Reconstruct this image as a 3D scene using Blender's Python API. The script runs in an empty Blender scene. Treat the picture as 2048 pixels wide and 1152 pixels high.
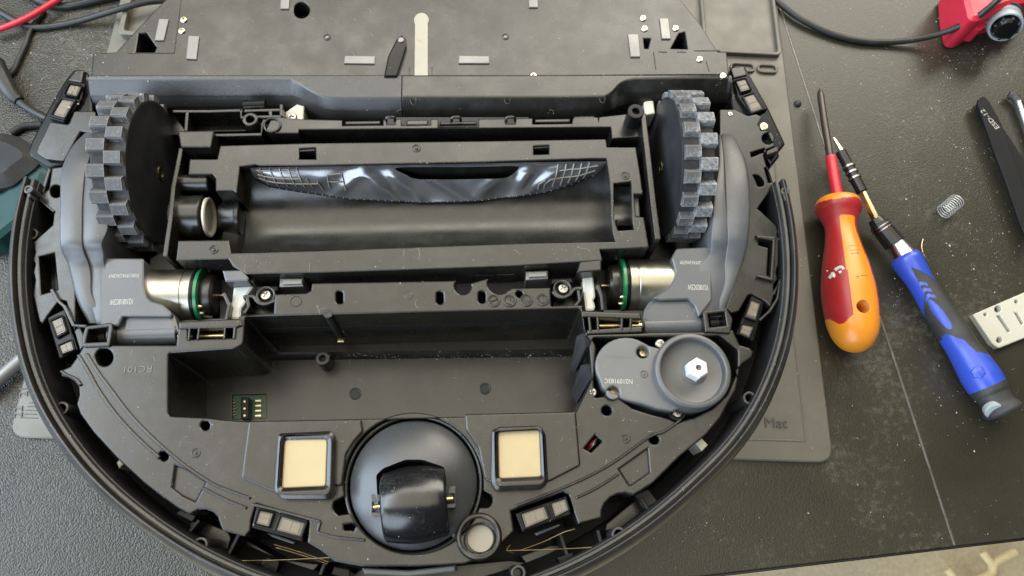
import bpy, bmesh, math, random
from mathutils import Vector, Matrix
from mathutils.geometry import delaunay_2d_cdt
from math import radians as RAD, sin, cos, pi
random.seed(7)
SC = bpy.context.scene
COL = SC.collection
MM = 0.001

# ------------------------------------------------------------------ camera, light, exposure
CAM = Vector((24.042, -155.202, 402.189))               # millimetres
ROT = Matrix(((0.998345, 0.013091, -0.055999), (-0.031597, 0.938466, -0.343925), (0.048051, 0.345125, 0.937326)))
FPX = 1494.57
cd = bpy.data.cameras.new('camera'); cam = bpy.data.objects.new('camera', cd); COL.objects.link(cam)
cam.matrix_world = Matrix.Translation(CAM * MM) @ ROT.to_4x4()
cd.sensor_width = 36; cd.lens = FPX / 2048 * 36; cd.clip_start = 0.01; cd.clip_end = 50
cd.dof.use_dof = True; cd.dof.focus_distance = 0.335; cd.dof.aperture_fstop = 22
SC.camera = cam
SC.render.resolution_x, SC.render.resolution_y = 1024, 576
SC.view_settings.view_transform = 'Standard'; SC.view_settings.look = 'None'
SC.view_settings.exposure = 0.7; SC.view_settings.gamma = 1
W = bpy.data.worlds.new('World'); SC.world = W; W.use_nodes = True
W.node_tree.nodes['Background'].inputs[0].default_value = (1.0, 0.95, 0.88, 1)
W.node_tree.nodes['Background'].inputs[1].default_value = 0.03
def area(name, loc, target, sx, sy, power, col):
    l = bpy.data.lights.new(name, 'AREA'); l.shape = 'RECTANGLE'; l.size = sx; l.size_y = sy; l.energy = power; l.color = col
    o = bpy.data.objects.new(name, l); COL.objects.link(o); o.location = loc
    o.rotation_euler = (Vector(target) - Vector(loc)).to_track_quat('-Z', 'Y').to_euler()
    return o
area('ceiling_light', (-0.25, 0.8, 2.2), (-0.25, 0.8, 0), 2.3, 2.7, 30, (1.0, 0.92, 0.74))             # pale lit ceiling
area('skylight', (0.1, 1.6, 2.15), (0.1, 1.6, 0), 2.4, .8, 14, (1.0, 0.955, 0.88))                  # brighter strip of it
area('upper_left_fill_light', (-1.7, 0.45, 2.1), (-1.7, 0.45, 0), 1.0, 1.8, 30, (0.80, 0.90, 1.0))      # cool panel added up left to brighten that side
area('window_light', (1.4, 2.3, 1.75), (0.1, 0.05, 0.0), 1.9, 1.5, 40, (1.0, 0.94, 0.80))          # daylight from the far side
area('side_window_light', (-2.0, -0.1, 0.95), (0, 0, 0.08), 1.9, 1.4, 42, (0.66, 0.82, 1.0))       # bluish window on the left
area('near_window_light', (-1.2, -1.9, 1.25), (0, 0, 0.08), 1.7, 1.7, 32, (0.74, 0.86, 1.0))       # its neighbour behind the viewer

# ------------------------------------------------------------------ pixel <-> place helpers
def at(u, v, z):
    """the place (mm) at height z that the photograph shows at pixel u, v"""
    d = ROT @ Vector(((u - 1024) / FPX, -(v - 576) / FPX, -1))
    return CAM + d * ((z - CAM.z) / d.z)
def proj(P):
    q = ROT.transposed() @ (Vector(P) - CAM)
    return 1024 + FPX * q.x / -q.z, 576 - FPX * q.y / -q.z

# ------------------------------------------------------------------ materials
def nodes(m):
    m.use_nodes = True
    nt = m.node_tree
    return nt, nt.nodes, nt.links, nt.nodes['Principled BSDF']
def mat(name, base, rough=.45, metal=0.0, bump=0.0, bscale=900, rvar=.10, cvar=.12, dust=0.0, dustcol=(.5, .5, .5), spec=.7, coat=0.0, scratch=0.0, trans=0.0, edge=0.0, wear_highlight=0.0, dscale=1500):
    m = bpy.data.materials.new(name); nt, N, L, P = nodes(m)
    P.inputs['Metallic'].default_value = metal; P.inputs['Specular IOR Level'].default_value = spec
    P.inputs['Coat Weight'].default_value = coat
    if trans: P.inputs['Transmission Weight'].default_value = trans
    tc = N.new('ShaderNodeTexCoord')
    n1 = N.new('ShaderNodeTexNoise'); n1.inputs['Scale'].default_value = 55; n1.inputs['Detail'].default_value = 5; n1.inputs['Roughness'].default_value = .6
    L.new(tc.outputs['Object'], n1.inputs['Vector'])
    mr = N.new('ShaderNodeMapRange'); mr.inputs[1].default_value = .3; mr.inputs[2].default_value = .7
    mr.inputs[3].default_value = max(.02, rough - rvar); mr.inputs[4].default_value = rough + rvar
    L.new(n1.outputs[0], mr.inputs[0]); L.new(mr.outputs[0], P.inputs['Roughness'])
    n2 = N.new('ShaderNodeTexNoise'); n2.inputs['Scale'].default_value = 160; n2.inputs['Detail'].default_value = 6
    L.new(tc.outputs['Object'], n2.inputs['Vector'])
    mx = N.new('ShaderNodeMix'); mx.data_type = 'RGBA'
    mx.inputs[6].default_value = tuple(c * (1 - cvar) for c in base) + (1,); mx.inputs[7].default_value = tuple(min(1, c * (1 + cvar)) for c in base) + (1,)
    L.new(n2.outputs[0], mx.inputs[0]); col = mx.outputs[2]
    if dust:
        n3 = N.new('ShaderNodeTexNoise'); n3.inputs['Scale'].default_value = dscale; n3.inputs['Detail'].default_value = 5; n3.inputs['Roughness'].default_value = .7
        n4 = N.new('ShaderNodeTexNoise'); n4.inputs['Scale'].default_value = 70; n4.inputs['Detail'].default_value = 3
        L.new(tc.outputs['Object'], n3.inputs['Vector']); L.new(tc.outputs['Object'], n4.inputs['Vector'])
        ad = N.new('ShaderNodeMath'); ad.operation = 'ADD'; L.new(n3.outputs[0], ad.inputs[0]); L.new(n4.outputs[0], ad.inputs[1])
        r2 = N.new('ShaderNodeMapRange'); r2.inputs[1].default_value = 1.0; r2.inputs[2].default_value = 1.35; r2.inputs[3].default_value = 0; r2.inputs[4].default_value = dust
        L.new(ad.outputs[0], r2.inputs[0])
        m2 = N.new('ShaderNodeMix'); m2.data_type = 'RGBA'; L.new(r2.outputs[0], m2.inputs[0]); L.new(col, m2.inputs[6]); m2.inputs[7].default_value = dustcol + (1,)
        col = m2.outputs[2]
    if scratch:
        mp = N.new('ShaderNodeMapping'); mp.inputs['Rotation'].default_value = (0, 0, .6); mp.inputs['Scale'].default_value = (30, 900, 30)
        L.new(tc.outputs['Object'], mp.inputs[0])
        n5 = N.new('ShaderNodeTexNoise'); n5.inputs['Scale'].default_value = 1; n5.inputs['Detail'].default_value = 2
        L.new(mp.outputs[0], n5.inputs['Vector'])
        r3 = N.new('ShaderNodeMapRange'); r3.inputs[1].default_value = .68; r3.inputs[2].default_value = .76; r3.inputs[4].default_value = scratch
        L.new(n5.outputs[0], r3.inputs[0])
        m3 = N.new('ShaderNodeMix'); m3.data_type = 'RGBA'; L.new(r3.outputs[0], m3.inputs[0]); L.new(col, m3.inputs[6]); m3.inputs[7].default_value = (.3, .3, .3, 1)
        col = m3.outputs[2]
    if wear_highlight:                                              # rubbed, dusty edges, with edge highlights put into the colour
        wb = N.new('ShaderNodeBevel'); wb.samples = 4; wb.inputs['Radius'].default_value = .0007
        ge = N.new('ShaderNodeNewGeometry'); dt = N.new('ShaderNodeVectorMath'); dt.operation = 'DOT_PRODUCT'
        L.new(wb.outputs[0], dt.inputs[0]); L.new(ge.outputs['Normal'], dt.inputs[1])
        wr = N.new('ShaderNodeMapRange'); wr.inputs[1].default_value = .98; wr.inputs[2].default_value = .80; wr.inputs[3].default_value = 0; wr.inputs[4].default_value = wear_highlight
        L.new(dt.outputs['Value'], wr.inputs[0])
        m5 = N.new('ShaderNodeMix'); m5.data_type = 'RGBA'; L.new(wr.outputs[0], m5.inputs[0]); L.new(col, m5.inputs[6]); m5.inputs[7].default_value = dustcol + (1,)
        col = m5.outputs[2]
    L.new(col, P.inputs['Base Color'])
    bv = None
    if edge:
        bv = N.new('ShaderNodeBevel'); bv.samples = 4; bv.inputs['Radius'].default_value = edge * MM
        if not bump: L.new(bv.outputs[0], P.inputs['Normal'])
    if bump:
        nb = N.new('ShaderNodeTexNoise'); nb.inputs['Scale'].default_value = bscale; nb.inputs['Detail'].default_value = 2
        L.new(tc.outputs['Object'], nb.inputs['Vector'])
        b = N.new('ShaderNodeBump'); b.inputs['Strength'].default_value = bump; b.inputs['Distance'].default_value = .0004
        L.new(nb.outputs[0], b.inputs['Height'])
        if bv: L.new(bv.outputs[0], b.inputs['Normal'])
        L.new(b.outputs[0], P.inputs['Normal'])
    return m
M = {}
M['plastic'] = mat('black_plastic', (.011, .0100, .0082), .26, bump=.04, bscale=1800, rvar=.08, dust=.14, dustcol=(.10, .095, .085), dscale=260, edge=.8)
M['bay'] = mat('bay_plastic', (.009, .0085, .0075), .30, bump=.03, rvar=.06, edge=.8)
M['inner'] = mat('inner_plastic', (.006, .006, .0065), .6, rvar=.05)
M['gloss'] = mat('glossy_black_plastic', (.006, .006, .0065), .20, rvar=.05, spec=.22, edge=.8)
M['cover'] = mat('cover_plastic', (.014, .0130, .0110), .28, bump=.05, bscale=1500, rvar=.08, dust=.16, dustcol=(.10, .095, .085), dscale=260, edge=.8)
M['grain'] = mat('grained_plastic', (.024, .024, .025), .40, spec=1.0, bump=.35, bscale=2600, rvar=.06)
M['rim'] = mat('rim_plastic', (.030, .0285, .026), .36, bump=.06, dust=.15, dustcol=(.2, .19, .18), scratch=.15, edge=.8)
M['housing'] = mat('gear_housing_plastic', (.080, .083, .088), .40, bump=.05, rvar=.05, dust=.08, dustcol=(.3, .31, .33))
M['dish'] = mat('motor_housing_plastic', (.085, .085, .084), .38, bump=.05, rvar=.05, dust=.10, dustcol=(.3, .3, .3), edge=.8)
M['lobe'] = mat('motor_cover_plastic', (.115, .116, .115), .40, bump=.05, rvar=.05, dust=.10, dustcol=(.3, .3, .3), edge=.8)
M['dome'] = mat('caster_plastic', (.046, .048, .051), .38, bump=.03, rvar=.05, dust=.06, dustcol=(.3, .3, .3))
M['tyre'] = mat('tyre_rubber', (.078, .078, .078), .70, bump=.4, bscale=1800, dust=.95, dustcol=(.36, .36, .37), wear_highlight=.65, dscale=650)
M['tyre_valley'] = mat('shaded_groove_rubber', (.020, .020, .021), .75, dust=.35, dustcol=(.16, .16, .16), dscale=650)  # same rubber made darker in the grooves, their shade put into the colour
M['tyre_side'] = mat('tyre_side_rubber', (.016, .017, .019), .5, bump=.12, dust=.12, dustcol=(.15, .15, .16))
M['steel'] = mat('steel', (.46, .455, .44), .30, metal=1, rvar=.10, bump=.05)
M['roller'] = mat('scuffed_glossy_plastic', (.008, .008, .009), .24, rvar=.06, dust=.07, dustcol=(.4, .4, .4), dscale=900)
M['spring'] = mat('bright_spring_steel', (.62, .62, .60), .35, metal=.4)
M['can'] = mat('motor_can_steel', (.44, .415, .34), .36, metal=1, rvar=.08)
M['zinc'] = mat('dull_zinc', (.24, .235, .225), .45, metal=.5)
M['brass'] = mat('brass', (.72, .60, .34), .28, metal=1)
M['wire'] = mat('dull_brass_wire', (.22, .16, .08), .45, metal=.7)
M['palebrass'] = mat('pale_brass', (.80, .72, .50), .30, metal=.9)
M['gold'] = mat('gold_contact', (.43, .335, .175), .46, metal=0.0, bump=.04, bscale=300, cvar=.05)
M['strip'] = mat('cream_metal_strip', (.36, .335, .27), .5, metal=.2, cvar=.06)
M['white'] = mat('white_nylon', (.68, .68, .64), .38, cvar=.04)
M['cream'] = mat('cream_plastic', (.56, .54, .45), .38, cvar=.05)
M['pcb'] = mat('green_board', (.010, .16, .055), .25, cvar=.5)
M['pcbdark'] = mat('dark_green_board', (.012, .085, .04), .35, cvar=.5)
M['magnet'] = mat('brown_magnet', (.017, .012, .010), .30)
M['film'] = mat('clear_glossy_film', (.24, .245, .26), .25, rvar=.05, spec=1.0, metal=.75, cvar=.3)
M['filmrib'] = mat('moulded_film_rib', (.19, .18, .15), .28, spec=.9)
M['lens'] = mat('smoked_lens', (.10, .088, .068), .16, rvar=.03)
M['amber'] = mat('pale_sensor_window', (.150, .126, .088), .30, cvar=.25)
M['foam'] = mat('black_foam', (.011, .0115, .013), .95, bump=1, bscale=1500, dust=.5, dustcol=(.05, .05, .055), dscale=900)
M['print'] = mat('pale_print', (.46, .44, .38), .6)
M['grayprint'] = mat('grey_print', (.10, .10, .10), .5)
M['red'] = mat('red_plastic', (.62, .024, .045), .38)
M['capred'] = mat('bright_red_plastic', (.60, .022, .05), .34)
M['redhandle'] = mat('red_grip', (.40, .022, .026), .40, bump=.06)
M['orange'] = mat('orange_plastic', (.84, .30, .022), .36, cvar=.04)
M['darkorange'] = mat('orange_hole', (.55, .17, .012), .45)
M['blue'] = mat('blue_plastic', (.034, .080, .52), .33, cvar=.06)
M['rubber'] = mat('black_rubber', (.026, .026, .026), .62, bump=.35, bscale=1600, dust=.22, dustcol=(.14, .14, .13))
M['blackmetal'] = mat('black_metal', (.018, .018, .018), .33, metal=.3)
M['tweezer'] = mat('black_coated_steel', (.008, .0085, .0095), .6, spec=.25)
M['shaft'] = mat('browned_steel', (.10, .085, .075), .42, metal=.7)
M['cable'] = mat('cable_rubber', (.022, .022, .022), .42, spec=.4, bump=.12, dust=.14, dustcol=(.16, .16, .16))
M['teal'] = mat('teal_plastic', (.007, .048, .050), .45, spec=.35)
M['darkgrip'] = mat('dark_grey_grip', (.020, .020, .020), .6, spec=.35, bump=.2, dust=.15, dustcol=(.15, .15, .15))
M['pale'] = mat('pale_grey_plastic', (.32, .36, .375), .40)
M['matsil'] = mat('grey_silicone', (.122, .114, .091), .46, bump=.10, bscale=900, dust=.12, dustcol=(.2, .19, .17))
M['matmark'] = mat('raised_silicone', (.062, .058, .050), .5)
M['dirt'] = mat('pale_dust', (.55, .53, .48), .9)
M['hair'] = mat('pale_fibre', (.40, .37, .31), .7)
M['seam'] = mat('worn_joint', (.15, .14, .125), .38, metal=.3, cvar=.9)
M['floor'] = mat('tan_floor', (.60, .49, .31), .6, cvar=.3)
M['twig'] = mat('beige_plastic', (.85, .68, .36), .5)
M['wirered'] = M['red']
# table: grained dark board
m = bpy.data.materials.new('table_laminate'); nt, N, L, P = nodes(m)
tc = N.new('ShaderNodeTexCoord')
v1 = N.new('ShaderNodeTexVoronoi'); v1.feature = 'SMOOTH_F1'; v1.inputs['Scale'].default_value = 1150; v1.inputs['Smoothness'].default_value = .35; v1.inputs['Randomness'].default_value = 1.0
n2 = N.new('ShaderNodeTexNoise'); n2.inputs['Scale'].default_value = 11; n2.inputs['Detail'].default_value = 8; n2.inputs['Roughness'].default_value = .62
n3 = N.new('ShaderNodeTexNoise'); n3.inputs['Scale'].default_value = 260; n3.inputs['Detail'].default_value = 8; n3.inputs['Roughness'].default_value = .75
for n in (v1, n2, n3): L.new(tc.outputs['Object'], n.inputs['Vector'])
r = N.new('ShaderNodeMapRange'); r.inputs[1].default_value = .35; r.inputs[2].default_value = .65; L.new(n2.outputs[0], r.inputs[0])
mx = N.new('ShaderNodeMix'); mx.data_type = 'RGBA'; mx.inputs[6].default_value = (.026, .024, .0155, 1); mx.inputs[7].default_value = (.037, .034, .023, 1); L.new(r.outputs[0], mx.inputs[0])
ml = N.new('ShaderNodeMath'); ml.operation = 'MULTIPLY'; L.new(n2.outputs[0], ml.inputs[0]); L.new(n3.outputs[0], ml.inputs[1])
r2 = N.new('ShaderNodeMapRange'); r2.inputs[1].default_value = .285; r2.inputs[2].default_value = .43; r2.inputs[4].default_value = .5; L.new(ml.outputs[0], r2.inputs[0])
m2 = N.new('ShaderNodeMix'); m2.data_type = 'RGBA'; L.new(r2.outputs[0], m2.inputs[0]); L.new(mx.outputs[2], m2.inputs[6]); m2.inputs[7].default_value = (.17, .155, .13, 1)
L.new(m2.outputs[2], P.inputs['Base Color'])
rr = N.new('ShaderNodeMapRange'); rr.inputs[3].default_value = .26; rr.inputs[4].default_value = .40; L.new(n2.outputs[0], rr.inputs[0]); L.new(rr.outputs[0], P.inputs['Roughness'])
b = N.new('ShaderNodeBump'); b.inputs['Strength'].default_value = 1.0; b.inputs['Distance'].default_value = -.00034; sx = N.new('ShaderNodeSeparateXYZ'); L.new(tc.outputs['Object'], sx.inputs[0])
wm = N.new('ShaderNodeMapRange'); wm.inputs[1].default_value = -.16; wm.inputs[2].default_value = .06; wm.inputs[3].default_value = 1.0; wm.inputs[4].default_value = .20   # the bump fades towards the right for the flat light and blur there
L.new(sx.outputs[0], wm.inputs[0]); L.new(wm.outputs[0], b.inputs['Strength'])
L.new(v1.outputs[0], b.inputs['Height']); L.new(b.outputs[0], P.inputs['Normal'])
M['table'] = m

# ------------------------------------------------------------------ mesh helpers (all lengths mm)
def tag(o, label=None, cat=None, group=None, kind=None):
    if label: o['label'] = label
    if cat: o['category'] = cat
    if group: o['group'] = group
    if kind: o['kind'] = kind
    return o
def empty(name, loc=(0, 0, 0)):
    o = bpy.data.objects.new(name, None); COL.objects.link(o); o.location = Vector(loc) * MM; o.empty_display_size = .01
    return o
def world_loc(q):
    w = Vector((0, 0, 0))
    while q: w += Vector(q.location); q = q.parent
    return w
def build(name, V, F, material, parent=None, smooth=False, angle=35, fm=None):
    me = bpy.data.meshes.new(name)
    me.from_pydata([tuple(Vector(p) * MM) for p in V], [], F)
    for m_ in (material if isinstance(material, (list, tuple)) else [material]): me.materials.append(m_)
    if fm: me.polygons.foreach_set('material_index', fm)
    bm = bmesh.new(); bm.from_mesh(me); bmesh.ops.recalc_face_normals(bm, faces=bm.faces); bm.to_mesh(me); bm.free()
    if smooth:
        me.polygons.foreach_set('use_smooth', [True] * len(me.polygons)); me.set_sharp_from_angle(angle=RAD(angle))
    me.update()
    o = bpy.data.objects.new(name, me); COL.objects.link(o)
    if parent: 
        o.parent = parent
        o.location = -world_loc(parent)
    return o
def inside(p, loops):
    c = False
    for lp in loops:
        j = len(lp) - 1
        for i in range(len(lp)):
            a, b_ = lp[i], lp[j]
            if (a[1] > p[1]) != (b_[1] > p[1]) and p[0] < (b_[0] - a[0]) * (p[1] - a[1]) / (b_[1] - a[1]) + a[0]: c = not c
            j = i
    return c
def cdt(loops, extra=()):
    V, Ed = [], []
    for lp in loops:
        n = len(V); V += [Vector((p[0], p[1])) for p in lp]
        Ed += [(n + i, n + (i + 1) % len(lp)) for i in range(len(lp))]
    V += [Vector((p[0], p[1])) for p in extra]
    vo, eo, fo, ov, oe, of = delaunay_2d_cdt(V, Ed, [], 0, 1e-5)
    out = [f for f in fo if inside(sum((vo[i] for i in f), Vector((0, 0))) / 3, loops)]
    return vo, out, ov
def area2(l): return sum(l[i - 1][0] * l[i][1] - l[i][0] * l[i - 1][1] for i in range(len(l)))
def inset(lp, d):
    n = len(lp); out = []
    for i in range(n):
        a, p, c = Vector(lp[i - 1][:2]), Vector(lp[i][:2]), Vector(lp[(i + 1) % n][:2])
        e1 = (p - a); e2 = (c - p)
        if e1.length < 1e-6: e1 = e2
        if e2.length < 1e-6: e2 = e1
        e1.normalize(); e2.normalize()
        n1 = Vector((-e1.y, e1.x)); n2_ = Vector((-e2.y, e2.x)); m_ = n1 + n2_
        if m_.length < 1e-3: m_ = n1
        m_.normalize(); k = max(.45, m_.dot(n1))
        out.append(p + m_ * (d / k))
    return out
def fillet(pts, r, seg=3):
    if not r: return [tuple(p) for p in pts]
    out = []; n = len(pts)
    for i in range(n):
        a, p, c = Vector(pts[i - 1]), Vector(pts[i]), Vector(pts[(i + 1) % n])
        d1 = min(r, (a - p).length * .45); d2 = min(r, (c - p).length * .45)
        s = p + (a - p).normalized() * d1 if d1 > 0 else p; e = p + (c - p).normalized() * d2 if d2 > 0 else p
        for k in range(seg + 1):
            t = k / seg; out.append(tuple(s * (1 - t) ** 2 + p * 2 * t * (1 - t) + e * t * t))
    return out
def cr(pts, n=6, closed=False):
    P = [Vector(p) for p in pts]; out = []; k = len(P)
    for i in range(k if closed else k - 1):
        if closed: a, b_, c, d = P[i - 1], P[i], P[(i + 1) % k], P[(i + 2) % k]
        else: a, b_, c, d = P[max(i - 1, 0)], P[i], P[i + 1], P[min(i + 2, k - 1)]
        for j in range(n):
            t = j / n
            out.append(.5 * ((2 * b_) + (c - a) * t + (2 * a - 5 * b_ + 4 * c - d) * t * t + (3 * b_ - a - 3 * c + d) * t ** 3))
    if not closed: out.append(P[-1])
    return out
def circ(c, r, n=20, a0=0, ry=None):
    return [(c[0] + r * cos(a0 + 2 * pi * i / n), c[1] + (ry or r) * sin(a0 + 2 * pi * i / n)) for i in range(n)]
def solid(name, outer, z1, z0, material, parent=None, holes=(), bev=.35, bottom=True, hz=None):
    """prism with chamfered top edges from loops in mm"""
    o = [Vector(p[:2]) for p in outer]
    if area2(o) < 0: o.reverse()
    hs = []
    for h in holes:
        h = [Vector(p[:2]) for p in h]
        if area2(h) > 0: h.reverse()
        hs.append(h)
    loops = [o] + hs
    V, F = [], []
    tops = [inset(l, bev) if bev else l for l in loops]
    vo, fo, ov = cdt(tops)
    for p in vo: V.append((p.x, p.y, z1))
    idx = {}
    for i, src in enumerate(ov):
        for s in src: idx[s] = i
    F += [tuple(f) for f in fo]
    off = 0
    for l, t in zip(loops, tops):
        n = len(l)
        ti = [idx.get(off + i) for i in range(n)]
        base = len(V)
        if bev:
            for p in l: V.append((p.x, p.y, z1 - bev * .62))
            mid = list(range(base, base + n))
            F += [(ti[i], mid[i], mid[(i + 1) % n], ti[(i + 1) % n]) for i in range(n) if ti[i] is not None and ti[(i + 1) % n] is not None and ti[i] != ti[(i + 1) % n]]
        else: mid = ti
        base = len(V)
        for p in l: V.append((p.x, p.y, z0))
        lo = list(range(base, base + n))
        F += [(mid[i], lo[i], lo[(i + 1) % n], mid[(i + 1) % n]) for i in range(n) if mid[i] is not None and mid[(i + 1) % n] is not None]
        off += n
    if bottom:
        v2, f2, _ = cdt(loops); base = len(V)
        V += [(p.x, p.y, z0) for p in v2]; F += [tuple(base + i for i in reversed(f)) for f in f2]
    F = [f for f in F if len(set(f)) == len(f)]
    return build(name, V, F, material, parent)
def px(pts, z): return [tuple(at(p[0], p[1], z)[:2]) for p in pts]
def poly(name, pts, z1, z0, material, parent=None, holes=(), bev=.35, r=0, hr=0, bottom=True):
    return solid(name, px(fillet(pts, r), z1), z1, z0, material, parent, [px(fillet(h, hr), z1) for h in holes], bev, bottom)
def rail(name, pts, w, z1, z0, material, parent=None, bev=.2):
    P = [Vector(p) for p in px(pts, z1)]; n = len(P); Lf, Rt = [], []
    for i in range(n):
        t = (P[min(i + 1, n - 1)] - P[max(i - 1, 0)]).normalized(); k = Vector((-t.y, t.x)) * w / 2
        Lf.append(P[i] + k); Rt.append(P[i] - k)
    return solid(name, Lf + Rt[::-1], z1, z0, material, parent, bev=bev)
def frame_of(axis):
    a = Vector(axis).normalized(); h = Vector((0, 0, 1)) if abs(a.z) < .9 else Vector((1, 0, 0))
    x = h.cross(a).normalized(); return x, a.cross(x), a
def lathe(name, c, axis, prof, material, parent=None, seg=32, smooth=True, angle=35, squash=1.0, fm=None):
    x, y, a = frame_of(axis); c = Vector(c); V, F = [], []
    for (r_, h) in prof:
        for i in range(seg):
            t = 2 * pi * i / seg; V.append(c + a * h + x * (r_ * cos(t)) + y * (r_ * sin(t) * squash))
    for j in range(len(prof) - 1):
        for i in range(seg):
            k = (i + 1) % seg; F.append((j * seg + i, j * seg + k, (j + 1) * seg + k, (j + 1) * seg + i))
    if prof[0][0] > 1e-3: F.append(tuple(range(seg))[::-1])
    if prof[-1][0] > 1e-3: F.append(tuple((len(prof) - 1) * seg + i for i in range(seg)))
    return build(name, V, F, material, parent, smooth, angle, fm)
def cyl(name, u, v, z1, z0, r_, material, parent=None, seg=24, bev=.25):
    p = at(u, v, z1); return solid(name, circ((p.x, p.y), r_, seg), z1, z0, material, parent, bev=bev)
def ring(name, u, v, z1, z0, ro, ri, material, parent=None, seg=28, bev=.2):
    p = at(u, v, z1); return solid(name, circ((p.x, p.y), ro, seg), z1, z0, material, parent, [circ((p.x, p.y), ri, seg)], bev=bev)
def tube(name, pts, r_, material, parent=None, seg=8, n=6, taper=None):
    P = cr(pts, n) if n > 1 else [Vector(p) for p in pts]; V, F = [], []
    t0 = (P[1] - P[0]).normalized(); x, y, _ = frame_of(t0)
    for i, p in enumerate(P):
        t = (P[min(i + 1, len(P) - 1)] - P[max(i - 1, 0)]).normalized()
        x = (x - t * x.dot(t)).normalized(); y = t.cross(x)
        rr_ = r_ * (taper(i / (len(P) - 1)) if taper else 1)
        for k in range(seg): a = 2 * pi * k / seg; V.append(p + x * rr_ * cos(a) + y * rr_ * sin(a))
    for i in range(len(P) - 1):
        for k in range(seg): q = (k + 1) % seg; F.append((i * seg + k, i * seg + q, (i + 1) * seg + q, (i + 1) * seg + k))
    F.append(tuple(range(seg))[::-1]); F.append(tuple((len(P) - 1) * seg + k for k in range(seg)))
    return build(name, V, F, material, parent, True, 60)
def grid(name, rows, material, parent=None, angle=40, closed=False, mask=None):
    V, F = [], []; n = len(rows[0])
    for r_ in rows: V += r_
    for j in range(len(rows) - 1):
        for i in range(n if closed else n - 1):
            if mask and not mask(j, i): continue
            k = (i + 1) % n; F.append((j * n + i, j * n + k, (j + 1) * n + k, (j + 1) * n + i))
    return build(name, V, F, material, parent, True, angle)
def text(name, s, u, v, z, size, rot, material, parent=None, wide=1.0, ext=.02, span=None):
    c = bpy.data.curves.new(name, 'FONT'); c.body = s; c.size = size * MM; c.align_x = 'CENTER'; c.align_y = 'CENTER'; c.extrude = ext * MM
    c.materials.append(material); c.resolution_u = 2
    t_ = bpy.data.objects.new(name, c); COL.objects.link(t_)
    me = bpy.data.meshes.new_from_object(t_.evaluated_get(bpy.context.evaluated_depsgraph_get())); bpy.data.objects.remove(t_)
    if span:                                              # printed length in mm
        xs = [q.co.x for q in me.vertices]; wide = span * MM / (max(xs) - min(xs))
    me.transform(Matrix.Translation(at(u, v, z + ext) * MM) @ Matrix.Rotation(RAD(rot), 4, 'Z') @ Matrix.Diagonal((wide, 1, 1, 1)))
    o = bpy.data.objects.new(name, me); COL.objects.link(o)
    if parent: o.parent = parent; o.location = -world_loc(parent)
    return o
def boxat(name, c, dims, material, parent=None, rz=0, bev=.3):
    c = Vector(c); x, y = Vector((cos(rz), sin(rz))) * dims[0] / 2, Vector((-sin(rz), cos(rz))) * dims[1] / 2
    q = Vector((c.x, c.y)); return solid(name, [q - x - y, q + x - y, q + x + y, q - x + y], c.z + dims[2], c.z, material, parent, bev=bev)
def cut(o, cutter):
    md = o.modifiers.new('cut', 'BOOLEAN'); md.operation = 'DIFFERENCE'; md.object = cutter; md.solver = 'EXACT'
    bpy.context.view_layer.update()
    me = bpy.data.meshes.new_from_object(o.evaluated_get(bpy.context.evaluated_depsgraph_get()))
    o.modifiers.clear(); o.data = me; bpy.data.objects.remove(cutter)

# screws: one mesh per kind, copied
def screw_mesh(name, material):
    """pan head with a cross recess, radius 1, height .45, axis z"""
    n = 24; V, F = [], []
    for (r_, h) in ((1, 0), (1, .2), (.8, .42)):
        V += [(r_ * cos(2 * pi * i / n), r_ * sin(2 * pi * i / n), h) for i in range(n)]
    for j in range(2): F += [(j * n + i, j * n + (i + 1) % n, (j + 1) * n + (i + 1) % n, (j + 1) * n + i) for i in range(n)]
    w, l = .13, .52
    cross = [(w, w), (w, l), (-w, l), (-w, w), (-l, w), (-l, -w), (-w, -w), (-w, -l), (w, -l), (w, -w), (l, -w), (l, w)]
    top = [Vector(p[:2]) for p in V[2 * n:3 * n]]
    vo, fo, ov = cdt([top, [Vector(p) for p in cross]]); b0 = len(V)
    V += [(p.x, p.y, .42 + .08 * (1 - p.length / .8)) for p in vo]; F += [tuple(b0 + i for i in f) for f in fo]
    b1 = len(V); V += [(x, y, .5) for x, y in cross] + [(x * .8, y * .8, .05) for x, y in cross]
    F += [(b1 + i, b1 + (i + 1) % 12, b1 + 12 + (i + 1) % 12, b1 + 12 + i) for i in range(12)]; F.append(tuple(b1 + 12 + i for i in range(12)))
    me = bpy.data.meshes.new(name); me.from_pydata(V, [], F); me.materials.append(material)
    bm = bmesh.new(); bm.from_mesh(me); bmesh.ops.remove_doubles(bm, verts=bm.verts, dist=1e-3); bmesh.ops.recalc_face_normals(bm, faces=bm.faces); bm.to_mesh(me); bm.free()
    return me
SCREW = {'brass': screw_mesh('screw_head', M['palebrass']), 'silver': screw_mesh('screw_head', M['steel'])}
def screw(u, v, z, r_, kind, parent, rot=None, tilt=(0, 0)):
    o = bpy.data.objects.new('screw', SCREW[kind]); COL.objects.link(o); o.parent = parent
    o.location = at(u, v, z) * MM; s = r_ * MM; o.scale = (s, s, s); o.rotation_euler = (tilt[0], tilt[1], random.random() * 3 if rot is None else rot)
    return o

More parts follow.
